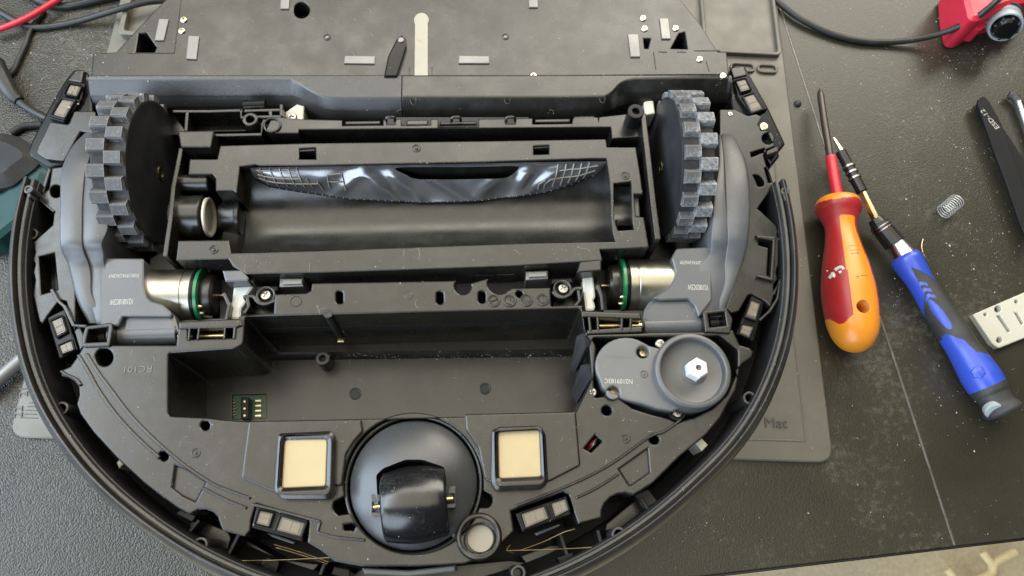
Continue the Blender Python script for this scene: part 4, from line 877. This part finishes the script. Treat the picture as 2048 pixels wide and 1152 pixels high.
sensor([(1504, 589), (1530, 602), (1508, 683), (1472, 668)], ([(1502, 594), (1524, 603), (1513, 643), (1488, 634)], [(1483, 645), (1511, 651), (1500, 678), (1476, 667)]), 87)
sensor([(136, 160), (170, 166), (162, 200), (128, 244), (97, 236), (120, 190)], ([(138, 165), (166, 171), (155, 195), (126, 189)], [(123, 192), (153, 198), (129, 240), (99, 232)]), 86, [(151, 140), (167, 140), (162, 165), (136, 160)])
sensor([(1466, 158), (1494, 151), (1536, 218), (1503, 230), (1476, 192)], ([(1469, 159), (1492, 154), (1505, 180), (1482, 186)], [(1484, 190), (1508, 182), (1531, 218), (1503, 228)]), 86, [(1462, 136), (1488, 132), (1494, 150), (1468, 156)])
for pts in ([(533, 1066), (545, 1068), (590, 1084), (586, 1088), (545, 1074)], [(1070, 1066), (1118, 1048), (1121, 1051), (1074, 1071)]): rp('sensor_latch', pts, 84, 78, M['housing'], bev=.5)

# round front sensor
q = at(958, 1073, 93); rsn = lathe('round_sensor', q, (0, 0, 1), [(9.2, -20), (9.2, -2), (8.9, -.6), (8.3, 0), (7.5, 0), (7.2, -.5), (6.9, -6), (6.0, -7)], M['plastic'], rob, 40)
q2 = at(961, 1077, 86.5); lathe('sensor_disc', q2, (0, 0, 1), [(5.3, -2), (5.3, -.1), (5.1, .1), (1, .1)], M['strip'], rsn, 32)
rail('sensor_collar', [(905, 1058), (912, 1090), (930, 1108), (960, 1112), (990, 1100), (1004, 1076), (1022, 1062)], 1.4, 88, 70, M['plastic'], rob)

# caster ----------------------------------------------------------------------
cc = at(827, 966, ZP); Rc = 25.6
def domez(d): return ZP - 2.0 + 9.5 * max(0, 1 - (d / Rc) ** 2) ** .8
def dxy(u, v): p = at(u, v, 95); return Vector((p.x, p.y))
pocket = [dxy(*q) for q in fillet([(755, 1000), (752, 950), (766, 937), (812, 920), (845, 920), (888, 934), (892, 955), (895, 1000), (897, 1052), (850, 1082), (790, 1082), (768, 1070)], 5)]
cxy = Vector((cc.x, cc.y)); outer = [cxy + Vector((Rc * cos(t), Rc * sin(t))) for t in [2 * pi * k / 64 for k in range(64)]]
extra = [cxy + Vector((r_ * cos(t), r_ * sin(t))) for r_ in (4, 8, 12, 15, 18, 20.5, 22.5, 24, 25) for t in [2 * pi * (k + r_) / 40 for k in range(40)]]
extra = [p for p in extra if not inside(p, [pocket])]
# dense pocket edge so the curved surface follows it
pk = []
for i in range(len(pocket)):
    a_, b2 = pocket[i - 1], pocket[i]; n_ = max(1, int((b2 - a_).length / 1.2)); pk += [a_ + (b2 - a_) * k / n_ for k in range(n_)]
pk = [p if (p - cxy).length < Rc - .8 else cxy + (p - cxy).normalized() * (Rc - .8) for p in pk]
vo, fo, ov = cdt([outer, pk], extra); V = [(p.x, p.y, domez((p - cxy).length)) for p in vo]; F = [tuple(f) for f in fo]
b0 = len(V); n = len(pk); V += [(p.x, p.y, domez((p - cxy).length)) for p in pk] + [(p.x, p.y, 70) for p in pk]; F += [(b0 + i, b0 + (i + 1) % n, b0 + n + (i + 1) % n, b0 + n + i) for i in range(n)]
b0 = len(V); V += [(p.x, p.y, ZP - 2) for p in outer] + [(p.x, p.y, 76) for p in outer]; F += [(b0 + i, b0 + (i + 1) % 64, b0 + 64 + (i + 1) % 64, b0 + 64 + i) for i in range(64)]
cs = build('caster', V, F, M['dome'], rob, True, 40)
solid('caster_well', circ(cxy, 28.0, 48), 72, 60, M['inner'], cs, bev=0)
solid('caster_ring', circ(cxy, 28.0, 64), ZP - 1.2, 70, M['plastic'], cs, [circ(cxy, 26.6, 64)], bev=.6)
a_, b2 = at(747, 1015, 95), at(906, 997, 95); ax = (b2 - a_); tube('caster_axle', [a_ + ax * .0, b2], 1.15, M['brass'], cs, 12, 1)
mid = (a_ + b2) / 2 + Vector((.5, -.2, -4)); L_ = 25.6; axn = ax.normalized()
lathe('caster_roller', mid - axn * L_ / 2, axn, [(4, 0), (12.2, .1), (13.0, .6)] + [(13.2 + 1.8 * sin(pi * k / 10), .9 + (L_ - 1.8) * k / 10) for k in range(11)] + [(13.0, L_ - .6), (12.2, L_ - .1), (4, L_)], M['roller'], cs, 56)
for p, s in ((a_, 1), (b2, -1)):
    c4 = p + axn * s * 1.4; z = domez((Vector((c4.x, c4.y)) - cxy).length)
    solid('axle_seat', fillet([Vector((c4.x, c4.y)) + Vector(q) for q in ((-2.6, -3.6), (2.6, -3.6), (2.6, 5), (-2.6, 5))], 1.2), z + .5, z - 6, M['dome'], cs, [[Vector((c4.x, c4.y)) + Vector(q) for q in ((-1.9, -1.8), (1.9, -1.8), (1.9, 2), (-1.9, 2))]], bev=.3)

# side brush motor ------------------------------------------------------------
zb = 92
lob = [(1252 + 61 * cos(RAD(a_)), 730 + 55 * sin(RAD(a_))) for a_ in range(150, 305, 12)] + [(1300, 692), (1322, 698), (1345, 690), (1395, 672), (1440, 700), (1450, 740), (1420, 790), (1372, 812), (1345, 822), (1318, 818), (1288, 808), (1254, 800), (1222, 788), (1206, 775)]
bmz = rp('brush_motor', lob, zb, 64, M['lobe'], bev=.6, holes=[circ((1286, 704), 12.5, 18), circ((1227, 784), 12.5, 18)])
qd = at(1387, 740, 97); lathe('motor_dish', qd, (0, 0, 1), [(16.6, -22), (16.6, -1.5), (16.1, -.4), (15.3, 0), (14.4, 0), (13.9, -.5), (13.6, -4.2), (12.8, -4.6), (5, -4.6)], M['dish'], bmz, 56)
qn = at(1388, 745, 92); lathe('nut_collar', qn, (0, 0, 1), [(5.6, -2), (5.6, .2), (5.2, .7), (4.4, .8)], M['dish'], bmz, 32)
qn = at(1389, 742, 93); lathe('hex_nut', qn, (0, 0, 1), [(4.6, -1), (4.6, 5.4), (4.0, 6.1), (1.1, 6.2), (1.0, 5), (.2, 5)], M['white'], bmz, 6, smooth=False)
lathe('nut_insert', qn + Vector((0, 0, 6.0)), (0, 0, 1), [(1.25, -.6), (1.25, .25), (.9, .25), (.8, .2), (.2, .2)], M['shaft'], bmz, 14)
for (u, v) in ((1286, 706), (1227, 786)): screw(u, v, 85, 2.1, 'brass', bmz); cyl('screw_pit', u, v - 2, 84.9, 64, 2.7, M['inner'], bmz)
for (u, v) in ((1320, 688), (1183, 785)): screw(u, v, 89, 2.2, 'silver', bmz)
screw(1354, 826, 84, 2.3, 'silver', bmz); cyl('screw_ear', 1354, 822, 83.9, 64, 4.2, M['inner'], bmz)
ring('moulding_mark', 1288, 748, zb + .3, zb - .3, 1.7, 1.2, M['dish'], bmz, 16, .12); cyl('mark_pin', 1288, 748, zb + .35, zb - .3, .6, M['dish'], bmz, 10, .15)
text('serial_print', 'N2109183C', 1237, 762, zb, 2.9, 177, M['print'], bmz, span=12.0); text('serial_print', '3109074N013T18553', 1240, 714, zb, 1.7, 177, M['grayprint'], bmz, span=12.8)

# ================================================================== LOOSE THINGS ON THE TABLE
def basis(p0, p1):
    a_ = (p1 - p0); L_ = a_.length; a_.normalize(); x = Vector((0, 0, 1)).cross(a_).normalized(); return a_, x, a_.cross(x), L_
def handle(name, p0, p1, prof, mats, pick, parent, seg=72, n=110, flat=1.0, tri=0.0):
    """body of revolution from p0 to p1; prof (t, radius); pick(t, angle) -> material slot; angle 0 is up, positive to the photo's right"""
    a_, x, y, L_ = basis(p0, p1); V, F, fm = [], [], []
    vw = CAM - (p0 + p1) / 2; view = math.degrees(math.atan2(vw.dot(x), vw.dot(y)))      # the side of the handle turned to the viewer carries the print
    cv = cr([Vector((q[0], q[1], 0)) for q in prof], 12)
    def rad(t):
        for q0, q1 in zip(cv, cv[1:]):
            if q0.x <= t <= q1.x: return max(.3, q0.y + (q1.y - q0.y) * (t - q0.x) / max(1e-6, q1.x - q0.x))
        return prof[-1][1]
    for i in range(n + 1):
        t = i / n; r_ = rad(t)
        for k in range(seg):
            an = 2 * pi * k / seg; rr_ = r_ * (1 + tri * cos(6 * an)); V.append(p0 + a_ * (L_ * t) + y * (rr_ * cos(an) * flat) + x * (rr_ * sin(an)))
    for i in range(n):
        for k in range(seg):
            q_ = (k + 1) % seg; F.append((i * seg + k, i * seg + q_, (i + 1) * seg + q_, (i + 1) * seg + k)); an = (k + .5) / seg * 360 - view
            fm.append(pick((i + .5) / n, (an + 540) % 360 - 180))
    F.append(tuple(range(seg))); fm.append(fm[0]); F.append(tuple(n * seg + k for k in range(seg))); fm.append(fm[-2])
    o = build(name, V, F, mats, parent, True, 50, None)
    return o, fm
# red and orange screwdriver
zs = 15.5
P0, P1 = at(1674, 398, zs), at(1713, 704, zs); a_, x_, y_, L_ = basis(P0, P1)
sdv = empty('insulated_screwdriver', (P0.x, P0.y, 0)); tag(sdv, 'red and orange insulated screwdriver with long shaft lying right of the robot', 'screwdriver')
prof = [(0, 8.0), (.015, 11.5), (.05, 12.9), (.085, 12.7), (.13, 10.6), (.20, 8.8), (.30, 9.7), (.45, 12.6), (.60, 14.6), (.72, 14.7), (.82, 13.9), (.90, 12.0), (.96, 8.6), (.99, 4.6), (1.0, 1.5)]
def pick(t, an):
    if t < .055 + .008 * cos(RAD(3 * an)): return 1
    if t > .80 + .06 * math.exp(-((an + 25) / 25) ** 2): return 1
    k = (t - .17) / .65; lo = 0 + 4 * k; hi = 60 + 14 * k
    top = .158 + .03 * max(0, abs(an - (lo + hi) / 2) / ((hi - lo) / 2) - .72) 
    if t > top and lo < an < hi: return 1
    return 0
hd, fm = handle('handle', P0, P1, prof, [M['redhandle'], M['orange'], M['darkorange']], pick, sdv, 120, 170)
# find which way is right: angle grows along x_ ; flip if needed
hd.data.polygons.foreach_set('material_index', fm)
ch = at(1724, 615, 28)
cutter = lathe('hole_cutter', Vector((ch.x, ch.y, 15)), (0.0, 0, 1), [(3.7, -40), (3.7, 40)], M['darkorange'], None, 28)
cut(hd, cutter)
tp = at(1641, 190, 11)
tube('shaft', [at(1672, 400, zs), at(1661, 318, 14), at(1648, 240, 12.5), tp], 2.1, M['shaft'], sdv, 14, 1)
lathe('shaft_tip', tp, (tp - at(1661, 318, 14)), [(2.1, -1), (1.9, 1.5), (.6, 4.5)], M['shaft'], sdv, 12)
tube('insulation', [at(1677, 402, zs), at(1669, 360, zs), at(1661.5, 314, zs - .6)], 3.3, M['red'], sdv, 18, 1)
def on_handle(u, v): return 0
for k, (u, v, s, sz, rt) in enumerate(((1708, 487, 'E', 2.0, 0), )): pass
def handle_z(u, v, top=30.5):
    # height of the handle surface under pixel u, v (march down the ray)
    d = ROT @ Vector(((u - 1024) / FPX, -(v - 576) / FPX, -1)); best = 20
    for k in range(400):
        z = 33 - k * .05; p = CAM + d * ((z - CAM.z) / d.z); w_ = p - P0; t = w_.dot(a_) / L_
        if 0 <= t <= 1:
            rr_ = None
            for (q0, q1) in zip(prof, prof[1:]):
                if q0[0] <= t <= q1[0]: kk = (t - q0[0]) / (q1[0] - q0[0]); kk = kk * kk * (3 - 2 * kk); rr_ = q0[1] + (q1[1] - q0[1]) * kk
            if (w_ - a_ * (t * L_)).length <= (rr_ or 0): return z
    return best
def mark(name, strokes, w_, material, parent):
    for st in strokes: tube(name, [at(u, v, handle_z(u, v)) + Vector((0, 0, .05)) for u, v in st], w_, material, parent, 5, 3)
mark('paint_mark', [[(1659, 557), (1663, 551), (1669, 546)], [(1664, 547), (1668, 550), (1667, 555)], [(1670, 541), (1677, 536), (1684, 535), (1687, 540)], [(1683, 543), (1678, 546)]], 1.0, M['white'], sdv); mark('paint_mark', [[(1654, 542), (1656, 543)]], .6, M['white'], sdv)
mark('handle_print', [[(1697, 492), (1706, 491)], [(1709, 491), (1717, 492)], [(1700, 500), (1718, 500)], [(1702, 506), (1718, 506)], [(1716, 517), (1710, 516), (1711, 523), (1716, 523)], [(1712, 552), (1718, 553)], [(1713, 556), (1735, 556)], [(1722, 551), (1734, 551)]], .14, M['shaft'], sdv)
# blue ratchet driver
zb2 = 11.0
Q0, Q1 = at(1808, 512, zb2), at(2008, 826, zb2); qa, qx, qy, QL = basis(Q0, Q1)
bd2 = empty('ratchet_driver', (Q0.x, Q0.y, 0)); tag(bd2, 'blue and black precision driver with a long bit lying beside the red screwdriver', 'driver')
bprof = [(0, 7.4), (.03, 8.6), (.09, 8.2), (.18, 7.3), (.32, 8.0), (.50, 8.5), (.60, 8.6), (.70, 9.6), (.78, 10.3), (.86, 9.8), (.88, 9.2), (.89, 8.8), (.94, 8.6), (.965, 9.6), (.985, 10.2), (1, 9.4)]
def bpick(t, an):
    an -= 18
    if t > .842: return 1
    if an < -30: low = .25 + (-30 - an) * .002
    elif an < -18: low = .084 + (-18 - an) * .012
    else: low = .084 + (an + 18) / 68 * .115 if an < 60 else .21
    if t < low: return 0
    hi_ = .50 if an < -40 else (.50 + (an + 40) * .0016 if an < 0 else (.565 + an * .006 if an < 14 else .65 + (an - 14) * .001))
    if an < -62 or an > 100: hi_ = .52
    if t > hi_: return 0
    for tc_ in (.187, .227, .267):
        d = t - tc_ - abs(an + 20) * .0011
        if abs(an + 20) < 21 and -.011 < d < .011: return 0
    if ((t - .388) / .098) ** 2 + ((an + 22 - (t - .388) * 60) / 17) ** 2 < 1: return 0
    return 1
bh, bfm = handle('handle', Q0, Q1, bprof, [M['blue'], M['rubber']], bpick, bd2, 120, 220)
bh.data.polygons.foreach_set('material_index', bfm)
vb = (CAM - Q1).normalized(); vb = (vb - qa * vb.dot(qa)).normalized()
lathe('end_cap', Q1, qa, [(9.4, -.2), (8.6, .6), (5.2, .6), (4.2, .6)], M['rubber'], bd2, 40); nd = (vb * .75 + qa * .65).normalized(); lathe('cap_disc', at(1990, 824, 15), nd, [(5.2, -3), (5.0, -.4), (4.6, 0), (4.3, .12), (.5, .15)], M['pale'], bd2, 32)

hb_ = Q0 + qa * (QL * .752) + vb * 9.9; lathe('ratchet_button', hb_, vb, [(3.6, -1), (3.6, .4), (3.1, .8), (1, 1)], M['blue'], bd2, 6, smooth=False)
def seg_(name, ua, ub, ra, rb, material, sg=24, smooth=True):
    A_, B_ = at(*ua), at(*ub); return lathe(name, A_, B_ - A_, [(ra * .9, 0), (ra, .2), (rb, (B_ - A_).length - .2), (rb * .9, (B_ - A_).length)], material, bd2, sg, smooth)
seg_('neck_cone', (1791, 487, 11), (1809, 514, 11), 5.2, 7.0, M['steel'])
seg_('chuck', (1757, 448, 11), (1790, 488, 11), 5.6, 6.2, M['blackmetal'], 18, False)
for t in (.12, .26): 
    A_, B_ = at(1757, 448, 11), at(1790, 488, 11); c4 = A_ + (B_ - A_) * t; lathe('chuck_ring', c4, B_ - A_, [(5.6, 0), (6.3, .2), (6.3, .9), (5.6, 1.1)], M['steel'], bd2, 28)
seg_('chuck_nose', (1750, 438, 11), (1758, 449, 11), 4.2, 5.0, M['blackmetal'], 18, False)
seg_('bit_shank', (1722, 378, 11), (1752, 442, 11), 1.9, 2.6, M['brass'], 6, False)
seg_('bit_holder', (1681, 303, 11), (1724, 384, 11), 3.2, 3.3, M['blackmetal'])
for t in (.36, .50, .64): A_, B_ = at(1681, 303, 11), at(1724, 384, 11); lathe('holder_ring', A_ + (B_ - A_) * t, B_ - A_, [(3.2, 0), (3.9, .2), (3.9, 1.3), (3.2, 1.5)], M['steel'], bd2, 24)
seg_('bit', (1667, 276, 11), (1684, 308, 11), .8, 2.3, M['palebrass'], 6, False)
# spring
A_, B_ = at(1886, 425, 5), at(1914, 401, 5); ax = B_ - A_; Ls = ax.length; xx, yy, aa = frame_of(ax)
spg = tube('coil_spring', [A_ + aa * (Ls * k / 110) + xx * (4.4 * cos(2 * pi * k / 14.5)) + yy * (4.4 * sin(2 * pi * k / 14.5)) for k in range(111)], .27, M['spring'], None, 7, 2)
tag(spg, 'small steel coil spring lying alone on the table right of the drivers', 'spring')
# white slotted plate
wp = poly('slotted_plate', [(1946, 629), (2048, 585), (2085, 569), (2100, 655), (2048, 676), (1998, 696), (1986, 688)], 4.0, .1, M['cream'], None, bev=.5, r=3, holes=[circ((1996, 618), 7, 12), circ((1999, 680), 6, 12), [(1993, 631), (2001, 631), (2022, 662), (2016, 665)], [(2028, 624), (2036, 626), (2048, 646), (2043, 650)], circ((1971, 629), 3.5, 8), circ((2033, 603), 4, 8)])
tag(wp, 'white plastic plate with curved slots and holes at the right edge', 'plate')
# tweezers
tw = empty('tweezers', at(1990, 280, 0)); tag(tw, 'black coated tweezers with white lettering at the upper right', 'tweezers')
poly('upper_blade', [(1956, 208), (1957, 199), (1963, 193), (1971, 194), (1979, 203), (2003, 247), (2029, 320), (2046, 367), (2075, 450), (2062, 500), (2038, 440), (2013, 367), (1984, 290)], 7.5, 5.6, M['tweezer'], tw, bev=.4, r=2)
poly('lower_blade', [(1990, 250), (2008, 258), (2048, 318), (2085, 372), (2090, 440), (2062, 420), (2030, 345)], 3.2, 1.4, M['tweezer'], tw, bev=.4)
poly('tail_joint', [(1960, 210), (1960, 200), (1966, 195), (1972, 198), (1986, 225), (1984, 245), (1974, 240)], 5.8, 1.6, M['tweezer'], tw, bev=.3)
text('tweezer_lettering', 'ESD-12', 1980, 238, 7.5, 4.6, -62.5 + 180, M['print'], tw, 1.15)
# thin silver rod at the right edge
rd = empty('metal_rod', at(2040, 250, 0)); tag(rd, 'thin silver metal rod with a black tip at the right edge beside the tweezers', 'rod')
tube('rod_body', [at(2036, 204, 4), at(2052, 250, 4), at(2075, 320, 4)], 2.6, M['steel'], rd, 14, 1)
tube('rod_tip', [at(2017, 190, 3.5), at(2028, 194, 4), at(2037, 206, 4)], 2.6, M['rubber'], rd, 10, 3)
# red canister with grey collar
rc = empty('red_canister', at(2000, 20, 0)); tag(rc, 'bright red plastic canister with grey ringed black cap in the top right corner', 'canister')
poly('canister_body', [(1926, -60), (1930, -8), (1940, 36), (1958, 40), (1985, 24), (2020, 8), (2060, 0), (2110, -6), (2110, -80)], 30, 2, M['capred'], rc, bev=3, r=8)
poly('canister_foot', [(1940, 46), (1946, 56), (1962, 60), (1974, 50), (1972, 30), (1950, 24)], 18, 6, M['capred'], rc, bev=1.2, r=4)
c5 = at(2006, 38, 19); axc = (at(2015, 66, 25) - c5).normalized()
lathe('cap_collar', c5, axc, [(9.8, 0), (10.3, 1.0), (10.3, 4), (9.5, 4.6), (9.5, 5.6), (10.2, 6.2), (10.2, 10.0), (9.6, 11), (8.8, 11), (8.3, 10.2), (8.2, 4), (2, 4)], M['pale'], rc, 48)
lathe('cap_seal', c5 - axc * 3, axc, [(9, 0), (11.4, .5), (11.4, 2.6), (9, 3)], M['rubber'], rc, 40)
lathe('cap_core', c5 + axc * 2, axc, [(7.4, 0), (7.6, 6), (7.2, 11), (5.6, 13.0), (2, 13.2)], M['gloss'], rc, 12, smooth=False)
for k in range(8): an = 2 * pi * k / 8; xx, yy, _ = frame_of(axc); lathe('cap_rib', c5 + axc * 8 + xx * 7 * cos(an) + yy * 7 * sin(an), axc, [(1.0, 0), (1.0, 5.4), (.5, 6)], M['blackmetal'], rc, 8)
# cables
def cable(name, pts, r_, material, label, cat='cable'): return tag(tube(name, [at(*q) for q in pts], r_, material, None, 14, 8), label, cat)
cable('power_cable', [(1530, -16, 3), (1560, 8, 3), (1600, 38, 3), (1658, 66, 2.4), (1720, 82, 2.4), (1790, 84, 3), (1860, 73, 8), (1925, 50, 20), (1975, 18, 33), (2020, -25, 36)], 2.0, M['cable'], 'black cable curving from the mat to the red canister at the top right')
cable('test_lead', [(-20, 62, 6), (0, 58, 6), (50, 38, 7), (95, 12, 7), (150, -22, 6)], 1.9, M['red'], 'bright red cable crossing the top left corner', 'cable')
cable('test_lead', [(-20, 14, 4), (0, 24, 4), (40, 46, 3), (80, 55, 2), (150, 44, 3), (232, 20, 9), (290, 5, 10), (345, 0, 6)], 2.0, M['cable'], 'black cable passing under the red one towards the back of the robot')
cable('test_lead', [(88, 22, 1.6), (62, 60, 1.8), (50, 92, 1.8), (38, 118, 1.8), (24, 146, 1.8), (-10, 172, 2)], 1.7, M['cable'], 'black cable hanging down from the crossing to the left edge')
cable('test_lead', [(40, -20, 4), (80, 2, 3), (110, 11, 2), (150, 10, 2), (240, -12, 3)], 2.4, M['cable'], 'thick black cable along the very top left edge')
cable('test_lead', [(22, 268, 2), (34, 260, 2), (52, 252, 2), (85, 250, 2)], 2.3, M['darkgrip'], 'braided dark lead end beside the grey tool body')
pl = empty('plug_lead', at(30, 205, 0)); tag(pl, 'black plug lead with ribbed strain relief at the left edge', 'plug')
tube('strain_relief', [at(-12, 128, 7), at(5, 158, 6), at(22, 186, 5), at(38, 202, 4)], 5.6, M['cable'], pl, 16, 6, taper=lambda t: 1.1 - .55 * t)
for k in range(6): q0, q1 = at(0 + 6 * k, 176 + 4.0 * k, 6.3 - .3 * k), at(10 + 6.2 * k, 166 + 5.5 * k, 8.8 - .5 * k); tube('relief_rib', [q0, (q0 + q1) / 2 + Vector((0, 0, .8)), q1], 1.0, M['cable'], pl, 8, 4)
tube('plug_cord', [at(34, 200, 4), at(52, 214, 3), at(72, 226, 2.5), at(100, 240, 2.5)], 2.2, M['cable'], pl, 12, 5)
# teal and grey tool at the left edge
tt_ = empty('teal_tool', at(30, 360, 0)); tag(tt_, 'teal and dark grey tool body under the left flank of the robot', 'tool')
poly('grey_grip', [(-60, 258), (0, 258), (30, 266), (62, 284), (74, 304), (66, 326), (40, 344), (16, 366), (-60, 376)], 24, 2, M['darkgrip'], tt_, bev=7, r=14)
poly('teal_shell', [(-60, 372), (0, 384), (22, 364), (58, 330), (84, 326), (92, 340), (70, 400), (40, 440), (-10, 480), (-60, 490)], 18, 1, M['teal'], tt_, bev=3, r=8)
# metal tube at the lower left
tag(tube('metal_tube', [at(-40, 792, 5.5), at(0, 757, 5.5), at(40, 722, 5.5), at(70, 696, 5.5)], 3.6, M['zinc'], None, 20, 1), 'bare metal tube end sticking out under the bumper at the left edge', 'tube')
# brass screws at the back of the mat
def loose(name, pa, pb, label, mt):
    A_, B_ = at(*pa), at(*pb); ax = B_ - A_; L_ = ax.length; o = lathe(name, A_, ax, [(.4, 0), (.9, .8)] + [(.9 + .25 * (k % 2), .8 + (L_ - 3.2) * k / 16) for k in range(17)] + [(2.2, L_ - 2.1), (2.3, L_ - 1.2), (1.4, L_)], mt, None, 14); tag(o, label, 'screw')
loose('loose_screw', (1334, 3, 4.6), (1362, 9, 5), 'brass screw lying on the mat behind the robot', M['brass']); loose('loose_screw', (1368, 32, 5), (1377, 24, 5), 'small brass screw below the larger brass one on the mat', M['brass'])
tag(tube('copper_strand', [at(1846, 478, .6), at(1843, 492, 2), at(1848, 510, 1.6), at(1857, 524, .6)], .28, M['brass'], None, 6), 'short bent copper strand beside the blue driver', 'wire')
lc = at(1595, 208, 0); tag(lathe('dirt_lump', lc + Vector((0, 0, .05)), (0, 0, 1), [(2.6, 0), (2.2, 1.1), (1.2, 2.0), (.3, 2.2)], M['rubber'], None, 9), 'dark crumb of dirt near the screwdriver tip', 'crumb')

# ================================================================== DUST (lies on whatever is below the pixel it was seen at)
bpy.context.view_layer.update()
DG = bpy.context.evaluated_depsgraph_get()
def hit(u, v):
    d = (ROT @ Vector(((u - 1024) / FPX, -(v - 576) / FPX, -1))).normalized()
    ok, loc, nrm, _, ob, _ = SC.ray_cast(DG, CAM * MM, d)
    return (loc / MM, nrm, ob) if ok else None
def root(o):
    while o.parent: o = o.parent
    return o
def speck(V, F, p, nrm, r_):
    x, y, a_ = frame_of(nrm); b0 = len(V); n = 5; ph = random.random() * 6
    for k in range(n): rr_ = r_ * random.uniform(.5, 1.3); V.append(p + x * rr_ * cos(ph + 2 * pi * k / n) + y * rr_ * sin(ph + 2 * pi * k / n) + a_ * .01)
    V.append(p + a_ * r_ * .8); F += [(b0 + k, b0 + (k + 1) % n, b0 + n) for k in range(n)]
rV, rF, tV, tF = [], [], [], []
def scatter(n, fu, fv, r0, r1, only=None):
    for _ in range(n):
        h = hit(fu(), fv())
        if not h or h[1].z < .3: continue
        ro = root(h[2]); r_ = random.uniform(r0, r1) * (1 if random.random() < .85 else 1.6)
        if ro is rob: speck(rV, rF, h[0], h[1], r_)
        elif ro.get('kind') == 'structure' or ro is rm: speck(tV, tF, h[0], h[1], r_ * 1.15)
U = random.uniform; G = random.gauss
scatter(900, lambda: U(100, 1560), lambda: U(0, 1140), .06, .17)
scatter(160, lambda: U(1100, 1320), lambda: U(380, 520), .05, .16)
scatter(220, lambda: U(420, 1250), lambda: U(310, 560), .06, .15)
scatter(170, lambda: U(650, 1140), lambda: G(713, 4), .07, .2)
scatter(120, lambda: U(800, 1190), lambda: G(327, 2), .06, .16)
scatter(90, lambda: U(1430, 1560), lambda: U(100, 330), .08, .2)
scatter(260, lambda: U(1560, 2048), lambda: U(0, 1080), .05, .18)
scatter(70, lambda: U(1560, 2048), lambda: U(0, 600), .25, .48)
scatter(14, lambda: U(1560, 2048), lambda: U(600, 1080), .2, .4)
scatter(30, lambda: U(0, 330), lambda: U(0, 220), .25, .5)
for cu, cv, su, sv, n in ((1960, 110, 50, 30, 70), (1700, 140, 40, 40, 50), (1850, 190, 80, 60, 110), (1990, 330, 60, 80, 90), (1980, 480, 50, 60, 120), (1800, 590, 30, 20, 40), (1960, 790, 50, 40, 60), (1400, 1060, 40, 15, 30), (210, 60, 60, 50, 90), (120, 110, 60, 60, 60)):
    scatter(n, lambda: G(cu, su), lambda: G(cv, sv), .06, .24)
scatter(90, lambda: U(0, 420), lambda: U(860, 1150), .06, .16)
scatter(60, lambda: U(1500, 1660), lambda: U(0, 900), .08, .22)
o = build('dust_specks', rV, rF, M['dirt'], rob); o['kind'] = 'stuff'
o = build('dust_specks', tV, tF, M['dirt']); tag(o, kind='stuff')
def hairs(name, n, fu, fv, L0, L1, parent, w_=.05):
    bmx = []
    for _ in range(n):
        u, v, an, cu = fu(), fv(), U(0, 6.28), U(-.5, .5); pts = []
        for k in range(7):
            h = hit(u, v)
            if not h or h[1].z < .2: break
            if (root(h[2]) is rob) != (parent is rob): break
            pts.append(h[0] + h[1] * .12); u += cos(an) * U(L0, L1) / 6; v += sin(an) * U(L0, L1) / 6; an += cu
        if len(pts) > 3 and all((a_ - b2).length < 3 for a_, b2 in zip(pts, pts[1:])): bmx.append(pts)
    V, F = [], []
    for pts in bmx:
        b0 = len(V); P = cr(pts, 3)
        for i, p in enumerate(P):
            t = (P[min(i + 1, len(P) - 1)] - P[max(i - 1, 0)]).normalized(); x = t.cross(Vector((0, 0, 1))).normalized()
            V += [p - x * w_, p + Vector((0, 0, w_)), p + x * w_]
        for i in range(len(P) - 1):
            for k in range(3): q_ = (k + 1) % 3; F.append((b0 + 3 * i + k, b0 + 3 * i + q_, b0 + 3 * i + 3 + q_, b0 + 3 * i + 3 + k))
    if V: o = build(name, V, F, M['hair'], parent if parent is rob else None); o['kind'] = 'stuff'
hairs('hair_fibres', 60, lambda: U(420, 1300), lambda: U(330, 640), 8, 34, rob)
hairs('hair_fibres', 22, lambda: U(1110, 1230), lambda: U(390, 500), 12, 50, rob)
hairs('hair_fibres', 34, lambda: U(250, 1450), lambda: U(0, 240), 6, 24, rob)
hairs('hair_fibres', 40, lambda: U(200, 1400), lambda: U(640, 1130), 5, 18, rob)
hairs('hair_fibres', 14, lambda: U(1640, 2048), lambda: U(60, 560), 6, 22, None, .06)
